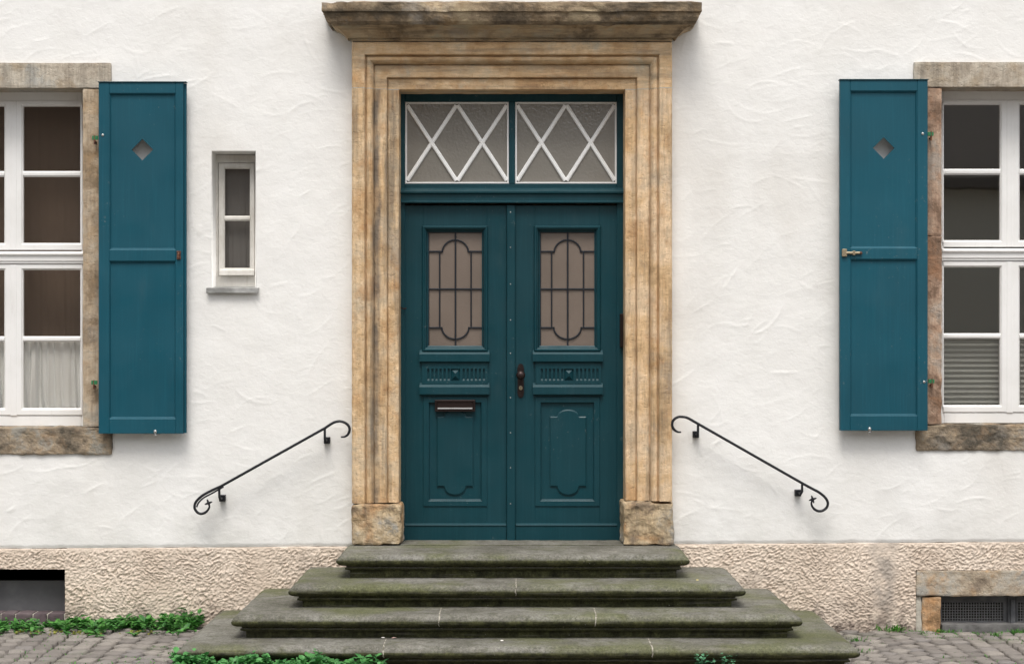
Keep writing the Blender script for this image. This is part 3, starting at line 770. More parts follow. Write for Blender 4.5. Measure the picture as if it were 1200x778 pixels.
loft(bm, [[(cxh+r_*math.cos(2*math.pi*k/16), y+d_, zk2+r_*math.sin(2*math.pi*k/16)*(1.15)) for k in range(16)] for r_, d_ in ((.012, -.006), (.012, -.013), (.010, -.015), (.0035, -.015), (.003, -.010))], close=True, cap1=True)
obj('lock_cylinder', bm, M['brass'], pl_)
# dark closer box at the right jamb, little hook at the left one
bm = bmesh.new(); pbox(bm, 726.5, 733.5, 367.5, 407, F-.035, F+.004, .005); box(bm, PX(727, F)-.004, PX(729, F), F-.03, F, PZ(405, F), PZ(392, F), .001); obj('electric_strike', bm, M['bronze'], DR)
bm = bmesh.new(); tube(bm, smooth_path([(PX(466, F), F-.005, PZ(361, F)), (PX(470, F), F-.02, PZ(360.5, F)), (PX(473, F), F-.022, PZ(362, F)), (PX(476, F), F-.012, PZ(361.5, F))], 4), .0045, 6); ball(bm, (PX(467.5, F), F-.012, PZ(361, F)), .008); ball(bm, (PX(475.5, F), F-.012, PZ(361.5, F)), .007)
obj('door_hook', bm, M['bronze'], DR)
# coat-hook like viewer mark, stone threshold
bm = bmesh.new(); rough_block(bm, PX(469, 0), PX(732, 0), -.10, .32, .40, .478, .002, 12, .006, .03, 40)
th = obj('threshold', bm, M['steps'], SUR)
# service wall above door
# ---------------------------------------------------------------- windows
def sash(parent, px0, px1, py0, py1, gx0, gx1, gy0, gy1, my0, my1, y, m='white', t=.035):
    r = prect(px0, px1, py0, py1, y); g_ = prect(gx0, gx1, gy0, gy1, y+.008)
    bm = bmesh.new()
    rings = [rect_ring(*r, 0, y+t), rect_ring(*r, 0, y+.002), rect_ring(*r, .003, y), ]
    gi = lambda d, yy: [(g_[0]+d, yy, g_[2]+d), (g_[1]-d, yy, g_[2]+d), (g_[1]-d, yy, g_[3]-d), (g_[0]+d, yy, g_[3]-d)]
    rings += [gi(-.011, y), gi(-.008, y+.005), gi(-.005, y+.006), gi(0, y+.014), gi(0, y+t)]
    loft(bm, rings+[rings[0]], close=True)
    za, zb = PZ(my0, y+.008), PZ(my1, y+.008); zm = (za+zb)/2; hh = (za-zb)/2
    xprism(bm, [(y+.022, za), (y+.012, za), (y+.004, zm+hh*.45), (y+.004, zm-hh*.45), (y+.012, zb), (y+.022, zb)], g_[0]-.002, g_[1]+.002)
    s = obj('sash', bm, M[m], parent)
    bm = bmesh.new(); box(bm, g_[0]-.003, g_[1]+.003, y+.0150, y+.0185, g_[2]-.003, g_[3]+.003); obj('pane', bm, M['glass'], s)
    return s
def window(name, label, xL, xR, xc, dy, lay, loc):
    """lay: rows of py; mirrored about xc"""
    Wn = empty(name, label, 'window', loc, 'large white casement windows')
    y = .175
    top, s1, g1a, g1b, m1, m1b, g1d, s1b, tb0, tb1, s2, g2a, m2, m2b, g2d, s2b, fb_ = lay
    bm = bmesh.new()
    pbox(bm, xL-4, xL+2.5, top-8, fb_, y+.004, y+.07, .002); pbox(bm, xR-2.5, xR+4, top-8, fb_, y+.004, y+.07, .002)
    pbox(bm, xL+2.6, xR-2.6, top-8, s1+1, y+.005, y+.07, .002)
    pbox(bm, xL+2.6, xR-2.6, s2b+.5, fb_, y+.003, y+.07, .004)
    pbox(bm, xc-4, xc+4, s1, s1b, y-.004, y+.06, .004); pbox(bm, xc-4, xc+4, s2, s2b+1, y-.004, y+.06, .004)
    za, zb = PZ(tb0, y-.03), PZ(tb1, y-.03)
    xprism(bm, [(y+.06, za), (y-.004, za), (y-.026, za-.012), (y-.026, za-.020), (y-.014, za-.026), (y-.014, zb+.016), (y-.008, zb+.010), (y-.008, zb), (y+.06, zb)], PX(xL, y), PX(xR, y))
    obj('frame', bm, M['white'], Wn)
    for sgn in (-1, 1):
        def m_(v): return v if sgn == 1 else 2*xc-v
        ox, ix = sorted((m_(xR-1.5), m_(xc+3.2))); ga, gb = sorted((m_(dy[0]), m_(dy[1])))
        sash(Wn, ox, ix, s1, s1b, ga, gb, g1a, g1d, m1, m1b, y+.004-.006)
        sash(Wn, ox, ix, s2, s2b, ga, gb, g2a, g2d, m2, m2b, y+.004-.006)
    return Wn
# lay: frame top, sash top, glass top, (unused), muntin top/bottom, glass bottom, sash bottom, transom top/bottom, lower sash top, glass top, muntin, glass bottom, sash bottom, frame bottom
LWo = window('casement_window', 'left white casement window with gathered white cafe curtains behind its lower panes', -66, 98, 16, (27.3, 93.8),
      (112, 118.5, 125, 0, 200.6, 207.5, 284.8, 293, 294.5, 308.5, 309.5, 316.7, 394, 400.5, 478, 486.5, 499.5), (PX(16), .19, PZ(499)))
RWo = window('casement_window', 'right white casement window with a pleated grey blind behind its lower panes', 1103.5, 1263.5, 1183.5, (1195.2, 1260.8),
      (112, 117.5, 123, 0, 198, 205, 281.5, 289.5, 291, 305, 306, 313.5, 390.5, 397, 474.5, 483, 496), (PX(1183.5), .19, PZ(496)))

# stone surrounds of the windows
def surround(label, m_j, m_l, m_s, lint, jl, jr, sill, brk=None):
    S = empty('window_surround', label, 'window surround', (PX((jl[0]+jr[1])/2), 0, PZ(sill[3])), 'stone window surrounds')
    bm = bmesh.new(); rough_block(bm, PX(lint[0], -.012), PX(lint[1], -.012), -.022, .19, PZ(lint[3]-1, -.012), PZ(lint[2], -.012), .0022, 14, .006, .018, 60+lint[0] % 7); obj('lintel', bm, m_l, S)
    for (a, b_, t, bt) in ((jl + (lint[3], sill[2]) ), (jr + (lint[3], sill[2]))):
        cuts = [t] + ([brk] if brk else []) + [bt]
        for u, v in zip(cuts, cuts[1:]):
            bm = bmesh.new(); rough_block(bm, PX(a, -.010), PX(b_, -.010), -.016-(.006 if (brk and u == brk) else 0), .19, PZ(v-.6, -.01), PZ(u-.4, -.01), .0025 if not (brk and u == brk) else .005, 16, .006, .014, 70+a % 5); obj('jamb', bm, m_j, S)
    bm = bmesh.new(); rough_block(bm, PX(sill[0], -.02), PX(sill[1], -.02), -.022, .19, PZ(sill[3], -.02), PZ(sill[2], -.02), .006, 16, .010, .012, 80, .010); obj('sill', bm, m_s, S)
    return S
surround('ochre stone surround of the curtained window left of the door', M['stone_win_l'], M['stone_lint'], M['stone_sill'], (-98, 130.5, 74, 104.6), (-90, -64.5), (97, 122), (-99, 131.5, 500.5, 533))
surround('reddish brown stone surround of the window right of the door', M['stone_win_r'], M['stone_lint'], M['stone_sill'], (1070.5, 1302, 73, 103.5), (1079, 1103.5), (1263.5, 1294), (1073.5, 1300, 497.5, 528.5), 277)

# curtains and blinds
def curtain(label, px0, px1, py0, py1, y, m, seed, amp=.012, folds=7, group=None, name='curtain', cat='curtain', hem=.006):
    x0, x1, z0, z1 = prect(px0, px1, py0, py1, y); nx, nz_ = 130, 30; V = []; 
    for j in range(nz_+1):
        for i in range(nx+1):
            u = i/nx; v = j/nz_; ph_ = folds*2*math.pi*u+1.5*math.sin(3*u+seed)+.8*math.sin(11*u+seed*2)
            a = amp*(.5+.6*(1-v))*(1+.5*math.sin(5*u+seed))
            z = z0+(z1-z0)*v-(hem*math.sin(ph_*2+1) if j == 0 else 0)+(.004*math.sin(u*60) if j == nz_ else 0)
            V.append((x0+(x1-x0)*u+.006*math.sin(ph_*.5+v*2), y+a*math.sin(ph_+.5*math.sin(v*3+u*8))+.3*a*math.sin(ph_*2.3+v*2), z))
    o = mesh_np(name, V, gridfaces(nx+1, nz_+1), m); tag(o, label, cat, group, 'thing'); return o
curtain('white gathered cafe curtain nearest the left shutter, in the lower right pane', 24, 98, 400, 478.5, .224, M['curtain'], 1.2, .017, 8, 'cafe curtains in the left window')
curtain('white gathered cafe curtain behind the lower left pane, cut by the photo edge', -64, 8, 400, 478.5, .224, M['curtain'], 3.3, .017, 8, 'cafe curtains in the left window')
curtain('brown drawn drape hanging behind the whole left casement window', -70, 104, 108, 488, .42, M['drape'], 2.1, .0045, 13, None, 'drape', 'drape')
def blind(label, px0, px1, py0, py1, n):
    r = prect(px0, px1, py0, py1, .23); bm = bmesh.new(); h = (r[3]-r[2])/n; prof = []
    for k in range(n):
        z = r[3]-k*h; prof += [(.236, z), (.250, z-h/2)]
    prof.append((.236, r[2]))
    a = [bm.verts.new((r[0], y, z)) for y, z in prof]; b_ = [bm.verts.new((r[1], y, z)) for y, z in prof]
    for i in range(len(prof)-1): bm.faces.new((a[i], a[i+1], b_[i+1], b_[i]))
    o = obj('blind', bm, M['blind'], smooth='keep')
    for p in o.data.polygons: p.use_smooth = False
    tag(o, label, 'blind', 'pleated blinds in the right window', 'thing')
blind('pleated grey blind behind the lower left pane of the right window', 1105, 1177, 399, 478, 13)
blind('pleated grey blind in the right window, cut off by the photo edge', 1190, 1262, 399, 478, 13)

# small window
sx = empty('small_window', 'small narrow aged white window beside the left shutter', 'window', (PX(275), .1, PZ(337)))
bm = bmesh.new(); y = .12; r = prect(247, 301.5, 181.5, 336.5, y); q_ = prect(255.5, 298.5, 191, 323, y)
loft(bm, [rect_ring(*r, 0, y+.05), rect_ring(*r, 0, y+.002), rect_ring(*r, .002, y), [(q_[0], y, q_[2]), (q_[1], y, q_[2]), (q_[1], y, q_[3]), (q_[0], y, q_[3])], [(q_[0], y+.05, q_[2]), (q_[1], y+.05, q_[2]), (q_[1], y+.05, q_[3]), (q_[0], y+.05, q_[3])], rect_ring(*r, 0, y+.05)], close=True)
obj('frame', bm, M['oldwhite'], sx)
s = sash(sx, 256, 298, 191.5, 322.5, 263.4, 292.5, 198, 314, 253, 259, y-.008, 'oldwhite', .03)
bm = bmesh.new(); za, zb = PZ(316, y-.03), PZ(322.5, y-.03)
xprism(bm, [(y-.006, za+.006), (y-.028, za-.006), (y-.030, zb), (y-.006, zb)], PX(257, y-.03), PX(297.5, y-.03)); obj('weather_bar', bm, M['oldwhite'], sx)
bm = bmesh.new(); za = PZ(337.3, -.03)
xprism(bm, [(y+.01, za+.016), (-.030, za), (-.036, za-.003), (-.036, za-.030), (-.032, za-.032), (-.030, za-.008), (y+.01, za+.006)], PX(241.8, -.03), PX(303, -.03)); obj('sill', bm, M['zinc'], sx)
bm = bmesh.new(); bx = prect(250, 300, 190, 325, .3); 
o_ = curtain('grey net curtain hanging inside the small narrow window', 257, 299, 192, 322, .175, cloth('grey_net', (.22,.22,.225), .2), 4.4, .0015, 4)
bm.free()

# ---------------------------------------------------------------- shutters
def shutter(label, px0, px1, py0, py1, panels, dia, rebate, hinge_side, latch, stay, screws, hinges, patch=None):
    yF = -.095; yB = -.055
    S = empty('window_shutter', label, 'shutter', (PX((px0+px1)/2), -.07, PZ(py1)), 'teal window shutters')
    x0, x1, z0, z1 = prect(px0, px1, py0, py1, yF)
    (ax0, ax1, ay0, ay1), (bx0, bx1, by0, by1) = panels
    A = prect(ax0, ax1, ay0, ay1, yF); B = prect(bx0, bx1, by0, by1, yF)
    bm = bmesh.new(); bv = .0025
    box(bm, x0, A[0], yF, yB, z0, z1, bv); box(bm, A[1], x1, yF, yB, z0, z1, bv)
    box(bm, A[0], A[1], yF+.0005, yB, A[3], z1, bv); box(bm, A[0], A[1], yF+.0005, yB, B[3], A[2], bv); box(bm, A[0], A[1], yF+.0005, yB, z0, B[2], bv)
    obj('shutter_frame', bm, M['shutter'], S)
    # panels with bolection bead; the upper one has a diamond hole
    for R_, hole in ((A, dia), (B, None)):
        bm = bmesh.new(); yp = yF+.016
        rect_loft(bm, R_, [(-.001, yF+.004), (.004, yF+.006), (.009, yp-.001), (.011, yp)])
        ix0, ix1, iz0, iz1 = R_[0]+.011, R_[1]-.011, R_[2]+.011, R_[3]-.011
        if hole:
            cx, cz = PX(hole[0], yp), PZ(hole[1], yp); h = hole[2]*K*.995
            dm = [(cx-h, cz), (cx, cz-h), (cx+h, cz), (cx, cz+h)]
            out = [(ix0, iz0), (ix1, iz0), (ix1, iz1), (ix0, iz1)]
            for y_ in (yp, yp+.008):
                d_ = [bm.verts.new((x, y_, z)) for x, z in dm]; o_ = [bm.verts.new((x, y_, z)) for x, z in out]
                mid = {'l': bm.verts.new((ix0, y_, cz)), 'r': bm.verts.new((ix1, y_, cz)), 'b': bm.verts.new((cx, y_, iz0)), 't': bm.verts.new((cx, y_, iz1))}
                bm.faces.new((mid['l'], o_[0], mid['b'], d_[1], d_[0])); bm.faces.new((mid['b'], o_[1], mid['r'], d_[2], d_[1]))
                bm.faces.new((mid['r'], o_[2], mid['t'], d_[3], d_[2])); bm.faces.new((mid['t'], o_[3], mid['l'], d_[0], d_[3]))
            a = [bm.verts.new((x, yp, z)) for x, z in dm]; b_ = [bm.verts.new((x, yp+.008, z)) for x, z in dm]
            for i in range(4): bm.faces.new((a[i], a[(i+1) % 4], b_[(i+1) % 4], b_[i]))
        else:
            box(bm, ix0, ix1, yp, yp+.018, iz0, iz1)
        obj('panel', bm, M['shutter'], S)
    if rebate:
        bm = bmesh.new(); box(bm, x1+.0005, PX(rebate, yB), yF+.022, yB, z0+.003, z1-.003, .001); obj('rebate_strip', bm, M['shutter'], S)
    bm = bmesh.new()       # thin metal cap on top
    box(bm, x0-.004, (PX(rebate, yB) if rebate else x1)+.004, yF-.006, yB+.004, z1+.0005, z1+.006, .001); obj('top_cap', bm, M['door'], S)
    for (hx, hy) in hinges:
        bm = bmesh.new(); X, Z = PX(hx, -.04), PZ(hy, -.04); sg = 1 if hinge_side == 'r' else -1
        box(bm, X-.022 if sg > 0 else X-.014, X+.014 if sg > 0 else X+.022, -.060, -.050, Z-.002, Z+.022, .001)
        h_ = obj('hinge', bm, M['green_hinge'], S)
        bm = bmesh.new(); tube(bm, [(X, -.055, Z-.03), (X, -.055, Z+.024)], .006, 8); tube(bm, [(X, -.055, Z-.012), (X, .0, Z-.014)], .006, 8); obj('hinge_pin', bm, M['rust'], h_)
    for (sx_, sy_) in screws:
        bm = bmesh.new(); ball(bm, (PX(sx_, yF), yF-.001, PZ(sy_, yF)), .0085, (1, .5, 1)); obj('screw', bm, M['steel'], S)
    # stay at the bottom edge
    X, Z = PX(stay[0], -.09), PZ(stay[1], -.09)
    bm = bmesh.new()
    ball(bm, (X, -.092, Z-.006), .012, (.9, .9, 1.1)); ball(bm, (X, -.085, Z-.026), .010); tube(bm, [(X, -.088, Z-.002), (X, -.088, Z-.030)], .006, 8)
    tube(bm, smooth_path([(X, -.085, Z-.02), (X+.012, -.06, Z-.022), (X+.014, .0, Z-.018)], 4), .006, 8)
    obj('stay', bm, M['steel'], S)
    return S
ls = shutter('left teal wooden shutter, between the curtained window and the small window', 115.5, 214.8, 97, 508, ((128, 205.8, 109.6, 292.8), (127.6, 206, 306, 490.6)), (166.8, 175.6, 12.6), 219,
        'l', None, (182, 504.5), ((120.4, 158.6),), ((111.5, 164), (110.5, 450)))
rs = shutter('right teal wooden shutter with brass bolt, beside the blind window', 984.5, 1087.2, 94.2, 504.5, ((996.4, 1075, 106.8, 290.8), (996.4, 1075.4, 303.8, 487)), (1035.6, 173.7, 12.6), None,
        'r', None, (1019, 501.5), ((1081.3, 157), (1083, 447.5)), ((1090.5, 159.5), (1091.5, 448.5)))
bm = bmesh.new(); X, Z = PX(209.5, -.1), PZ(299.5, -.1)
box(bm, X-.013, X+.012, -.101, -.093, Z-.024, Z+.028, .002); tube(bm, [(X, -.104, Z+.012), (X-.002, -.122, Z+.004), (X, -.120, Z-.016)], .006, 8); obj('latch', bm, M['rust'], ls)
bm = bmesh.new(); Z = PZ(296.6, -.1)
tube(bm, [(PX(991, -.1), -.104, Z), (PX(1008, -.1), -.104, Z)], .008, 10); box(bm, PX(986.5, -.1), PX(992.5, -.1), -.110, -.095, Z-.022, Z+.024, .003); box(bm, PX(999, -.1), PX(1002, -.1), -.112, -.095, Z-.013, Z+.013, .002)
bo = obj('bolt', bm, M['brass'], rs)
bm = bmesh.new(); ball(bm, (PX(1008.5, -.1), -.104, Z), .010); obj('bolt_tip', bm, M['rust'], bo)

# ---------------------------------------------------------------- handrails
def handrail(label, path, straight_i, br, star, loc, extra=None):
    y = -.10
    H = empty('handrail', label, 'handrail', loc, 'wrought iron handrails beside the steps')
    P = [(PX(a, y), y, PZ(b_, y)) for a, b_ in path]
    i0, i1 = straight_i
    pts = smooth_path(P[:i0+1], 6)[:-1]
    A, B = Vector(P[i0]), Vector(P[i1])
    pts += [A.lerp(B, k/10) for k in range(10)]
    pts += smooth_path(P[i1:], 6)
    n = len(pts); rad = []
    for k in range(n):
        t = min(k, n-1-k); rad.append(.0048+.0034*min(1, t/14))
    bm = bmesh.new(); tube(bm, pts, rad, 10); obj('rail', bm, M['iron'], H, smooth=True)
    for (bx, by, tx, ty) in br:
        bm = bmesh.new(); X, Z = PX(bx, y), PZ(by, y); T = (PX(tx, y), y, PZ(ty, y))
        tube(bm, [T, (T[0], y, Z+.012), (T[0]+(X-T[0])*.5, y+.002, Z), (X, -.02, Z)], .0075, 8)
        bk = obj('bracket', bm, M['iron'], H)
        bm = bmesh.new(); box(bm, X-.019, X+.019, -.040, .004, Z-.021, Z+.019, .003); obj('wall_plate', bm, M['iron'], bk)
    bm = bmesh.new(); X, Z = PX(star[0], y), PZ(star[1], y)
    for k in range(4):
        a = k*math.pi/2+star[2]; d = Vector((math.cos(a), 0, math.sin(a)))
        tube(bm, [(X, y, Z), Vector((X, y, Z))+d*.012, Vector((X, y, Z))+d*.024], [.007, .0065, .003], 6)
    obj('scroll_end', bm, M['iron'], H)
    if extra:
        bm = bmesh.new(); tube(bm, smooth_path([(PX(a, y), y, PZ(b_, y)) for a, b_ in extra], 5), .005, 8); obj('under_strap', bm, M['iron'], H, smooth=True)
handrail('black wrought iron handrail left of the door, below the small window',
    [(399.5,512),(404,511.5),(407.6,509),(409.6,504),(408.8,499.5),(405.6,496),(401,494),(396.6,493.6),(390.5,495.3),(380.3,501.8),(259,569.5),(247,575),(236.6,580.9),(229.6,588),(228,594.5),(231,599.8),(236,601.7),(241.5,599.6),(245,595),(245.4,590.5)],
    (9, 10), ((381.8, 516.3, 380.6, 501.8), (258.4, 584.4, 257, 570.8)), (244.3, 589.3, .35), (PX(320), -.1, PZ(545)),
    [(262, 570.2), (250, 577), (238.5, 583.2), (232.6, 589), (230.5, 594)])
handrail('black wrought iron handrail on the right of the door, under the bolted shutter',
    [(798.2,506.2),(794.5,506),(790.6,503.8),(787.9,499.5),(788,494.5),(790.6,490.8),(794.5,488.6),(798.5,488.2),(805.7,489.6),(816.5,495.6),(939.7,565.8),(951,572),(959.5,576.5),(966.8,582.5),(970,588.5),(969,594),(964.5,597.8),(959,598.6),(953.8,595.8),(951,591),(951.4,586)],
    (9, 10), ((816.8, 509.3, 818, 496.8), (937.2, 578.2, 940, 566)), (952.4, 584.8, .3), (PX(880), -.1, PZ(545)),
    None)

# ---------------------------------------------------------------- stone steps
ST = empty('stone_steps', 'four worn mossy stone steps with rounded nosings below the door', 'steps', (0, -.7, -.05))
ztop = [.474, PZ(664), PZ(689), PZ(714.3)]
dep = [.62, .90, 1.18, 1.43]
nose = [(394, 808.5), (337.5, 874.5), (270.5, 940.5), (206.5, 1008)]
joints = [[], [604.5], [514.5, 698], [449, 764.5]]
for k in range(4):
    zt0 = ztop[k]; d = dep[k]; xa, xb = PX(nose[k][0], -d), PX(nose[k][1], -d)
    zlow = (ztop[k+1]-.01) if k < 3 else -.2
    bm = bmesh.new(); cx = (xa+xb)/2; hw_ = (xb-xa)/2
    pr = [(-min(d-.02, .44), zt0), (-.30, zt0), (-.15, zt0), (-.048, zt0-.001), (-.028, zt0-.006), (-.012, zt0-.016), (-.002, zt0-.031), (0, zt0-.040), (-.005, zt0-.052), (-.018, zt0-.061), (-.034, zt0-.066),
          (-.052, zt0-.069), (-.054, zt0-.076), (-.046, zt0-.080), (-.046, zt0-.088), (-.058, zt0-.092), (-.070, zt0-.096), (-.073, zt0-.10), (-.074, min(zlow, zt0-.101))]
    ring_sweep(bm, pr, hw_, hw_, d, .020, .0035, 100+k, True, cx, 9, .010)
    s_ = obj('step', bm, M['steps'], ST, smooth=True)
    if joints[k]:
        for j in joints[k]:
            bm = bmesh.new()
            X = PX(j, -d); wq = .0034
            prf = [(-d+.30, zt0), (-d+.048, zt0-.001), (-d+.026, zt0-.006), (-d+.010, zt0-.016), (-d+.0005, zt0-.031), (-d-.001, zt0-.040), (-d+.004, zt0-.052), (-d+.018, zt0-.061), (-d+.05, zt0-.068), (-d+.05, zt0-.02), (-d+.30, zt0-.02)]
            pts = [(y_-.0028 if i < 9 else y_, z_+(.0028 if i < 4 else 0)) for i, (y_, z_) in enumerate(prf)]
            n_ = len(pts); R3 = []
            for q in range(n_):
                R3.append(X+rnd.uniform(-.004, .004))
            a = [bm.verts.new((R3[i]-wq*rnd.uniform(.5, 1.3), pts[i][0], pts[i][1])) for i in range(n_)]; b_ = [bm.verts.new((R3[i]+wq*rnd.uniform(.5, 1.3), pts[i][0], pts[i][1])) for i in range(n_)]
            for i in range(n_): bm.faces.new((a[i], a[(i+1) % n_], b_[(i+1) % n_], b_[i]))
            obj('mortar_joint', bm, M['old_mortar'], s_)

# ---------------------------------------------------------------- cellar openings
def _board(b):
    c = b.ramp(b.noise(3, 5, .6), [(.35, (.075,.075,.08)), (.6, (.115,.115,.12)), (.75, (.17,.17,.175))]); b.base(c); b.bump(b.noise(30, 4), .002, .4)
M['board'] = mat('grey_cement_board', (.10,.10,.105), .8, build=_board)
CWL = empty('cellar_hatch', 'dark cellar opening with a slate grey board, below the curtained window', 'cellar opening', (PX(0), .1, -.0))
bm = bmesh.new(); yb = .13; box(bm, CL[0]-.01, CL[1]+.02, yb, yb+.025, CL[2]-.02, PZ(680, yb), .003); obj('board', bm, M['board'], CWL)
bm = bmesh.new()
x = CL[0]; i = 0
def _brick(b): b.base(b.ramp(b.noise(9, 5, .6), [(.35, (.07,.05,.055)), (.6, (.125,.095,.10)), (.75, (.20,.17,.165))])); b.bump(b.noise(40, 5), .004, .6)
M['brick'] = mat('purple_brick', (.2,.12,.12), .9, build=_brick)
zbk = PZ(717.8, -.01)
while x < CL[1]-.02:
    w = min(.098+rnd.uniform(-.012, .012), CL[1]-x); rough_block(bm, x+.004, x+w-.004, -.02+rnd.uniform(-.004,.004), .128, zbk-.10, zbk+rnd.uniform(-.004,.001), .003, 20, .006, .012, i); x += w; i += 1
obj('brick_sill', bm, M['brick'], CWL)
bm = bmesh.new(); box(bm, CL[0], CL[1], -.008, .125, zbk-.11, zbk-.008); obj('sill_mortar', bm, M['mortar'], CWL)

CW = empty('cellar_window', 'barred cellar window under an ochre stone lintel, right of the steps', 'cellar window', (PX(1200), .1, -.05))
bm = bmesh.new(); rough_block(bm, PX(1073.5, -.01), PX(1330, -.01), -.014, .25, PZ(698.5, -.01), PZ(667.5, -.01), .006, 10, .010, .013, 200, .012); obj('lintel', bm, M['stone_cellar'], CW)
bm = bmesh.new(); rough_block(bm, PX(1080.5, -.01), PX(1103.5, -.01), -.006, .25, PZ(745, -.01), PZ(699, -.01), .005, 14, .008, .011, 210, .008); obj('jamb', bm, M['stone_cellar_j'], CW)
bm = bmesh.new(); rough_block(bm, PX(1073.5, 0), PX(1080.3, 0), .004, .2, PZ(745), PZ(698), .004, 20, .004, .014, 211); obj('mortar_strip', bm, M['mortar'], CW)
def _conc(b): b.base(b.ramp(b.noise(12, 5, .65), [(.35, (.07,.068,.066)), (.65, (.17,.165,.16))])); b.bump(b.noise(50, 5), .004, .6)
M['conc'] = mat('grey_concrete', (.14,.135,.13), .9, build=_conc)
bm = bmesh.new(); rough_block(bm, PX(1103.7), PX(1330), -.012, .3, PZ(748), PZ(731.5, -.01), .003, 14, .006, .016, 215); obj('sill', bm, M['conc'], CW)
y = .09
bm = bmesh.new()
M['greypaint'] = mat('dark_grey_frame_paint', (.075,.078,.085), .6, build=lambda b: b.base(b.ramp(b.noise(14, 4), [(.35, (.05,.052,.058)), (.65, (.11,.113,.12))])))
for (a, b_) in ((1102, 1181), (1191, 1270)):
    r = prect(a, b_, 697, 733, y); q_ = prect(a+2, b_-5, 705.5, 727.5, y)
    loft(bm, [rect_ring(*r, 0, y+.04), rect_ring(*r, 0, y), [(q_[0], y, q_[2]), (q_[1], y, q_[2]), (q_[1], y, q_[3]), (q_[0], y, q_[3])], [(q_[0], y+.04, q_[2]), (q_[1], y+.04, q_[2]), (q_[1], y+.04, q_[3]), (q_[0], y+.04, q_[3])], rect_ring(*r, 0, y+.04)], close=True)
obj('frame', bm, M['greypaint'], CW)
bm = bmesh.new(); pbox(bm, 1181.5, 1190.5, 698, 732, y-.02, y+.04, .002); pbox(bm, 1184.5, 1190, 702, 730, y-.035, y-.0205, .002); obj('mullion', bm, M['greypaint'], CW)
M['mesh'] = mat('galvanised_wire', (.28,.28,.28), .5, metallic=.5)
for (a, b_) in ((1104, 1176), (1193, 1265)):
    bm = bmesh.new(); q_ = prect(a, b_, 705.5, 727.5, y); n = 23
    for k in range(n+1):
        X = q_[0]+(q_[1]-q_[0])*k/n; box(bm, X-.0016, X+.0016, y+.006, y+.009, q_[2]-.002, q_[3]+.002)
    for k in range(8):
        Z = q_[2]+(q_[3]-q_[2])*k/7; box(bm, q_[0]-.002, q_[1]+.002, y+.0095, y+.0125, Z-.0016, Z+.0016)
    obj('wire_grille', bm, M['mesh'], CW)

# ---------------------------------------------------------------- weeds, ivy, grass
lv = {}
def add_leaf(key, p, d, size, width=.6, fold=.25):
    """pointed leaf of six vertices from base p in direction d"""
    V, Fc = lv.setdefault(key, ([], []))
    d = Vector(d).normalized(); s = d.cross(Vector((rnd.uniform(-.4,.4), rnd.uniform(-.4,.4), 1))).normalized(); n = s.cross(d).normalized()
    p = Vector(p); b0 = len(V); w = size*width/2
    pts = [p, p+d*size*.32+s*w+n*fold*w, p+d*size*.7+s*w*.72+n*fold*w*.5, p+d*size-n*size*.12, p+d*size*.7-s*w*.72+n*fold*w*.5, p+d*size*.32-s*w+n*fold*w, p+d*size*.45]
    V += [tuple(q) for q in pts]
    for t in ((0,1,6),(1,2,6),(2,3,6),(3,4,6),(4,5,6),(5,0,6)): Fc.append(tuple(b0+i for i in t))
def stem(key, p, q, w=.0015):
    V, Fc = lv.setdefault(key, ([], [])); p, q = Vector(p), Vector(q); s = Vector((w, 0, 0)); b0 = len(V)
    V += [tuple(p-s), tuple(p+s), tuple(q)]; Fc.append((b0, b0+1, b0+2))
def sprig(key, x, y, h, n, size, spread=.5, width=.6, z=None):
    z0 = ground_z(x, y)-.01 if z is None else z
    top = Vector((x+rnd.uniform(-.3,.3)*h, min(y+rnd.uniform(-.5,.15)*h, -.008), z0+h))
    base = Vector((x, y, z0)); stem(key, base, top)
    for i in range(n):
        t = .25+.75*(i+rnd.random())/n; p = base.lerp(top, t); a = rnd.uniform(0, 2*math.pi)
        add_leaf(key, p, (math.cos(a), math.sin(a)-.25, rnd.uniform(-.15, .75)), size*rnd.uniform(.6, 1.25), width, rnd.uniform(.1,.5))
def flush(key, name, m, label, cat):
    V, Fc = lv.pop(key); o = mesh_np(name, V, Fc, m, smooth=False); return tag(o, label, cat, None, 'stuff')
def px2x(px): return PX(px)
for k in range(380):
    px = rnd.uniform(-30, 236); dens = .55+.45*math.sin(px*.055+.6)
    if rnd.random() > dens+ (.35 if px > 180 else 0) + .45: continue
    y = -abs(rnd.gauss(.0, .14))-.015; big = 1+.4*(px > 185)-.25*(px < 150 and px > 110)-.2*(px < 75)
    if px < 72: y -= .06
    sprig('w', PX(px), y, rnd.uniform(.02, .07)*big, rnd.randint(4, 8), rnd.uniform(.03, .065)*(.75 if px < 72 else 1), width=.5)
flush('w', 'weeds', M['leaf'], 'leafy green weeds growing along the plinth left of the steps', 'weeds')
for k in range(90):
    px = rnd.choice([rnd.gauss(c_, 8) for c_ in (35, 80, 105, 128, 175, 60)]); y = -rnd.uniform(.24, .36)
    sprig('y', PX(px), y, .015, 4, .016, width=.7)
flush('y', 'ground_cover', M['yleaf'], 'low yellowish moss and seedlings in front of the green weeds', 'ground cover')
for k in range(620):
    px = rnd.uniform(203, 452); 
    dd = 1 if px < 400 else .35
    if 300 < px < 318 or 384 < px < 398: dd = .6
    if rnd.random() > dd: continue
    y = -1.44-rnd.uniform(0, .16) if px > 214 else -rnd.uniform(1.2, 1.6)
    hh = (.045+.02*math.sin(px*.09)+.012*math.sin(px*.31))*rnd.uniform(.3, 1.15) + .045
    x_ = (px-600)*K*(D+y)/D
    sprig('i', x_, y, hh, rnd.randint(3, 6), rnd.uniform(.028, .048), width=.85)
flush('i', 'ivy', M['leaf2'], 'bright green ivy leaves sprouting in front of the lowest step', 'ivy')
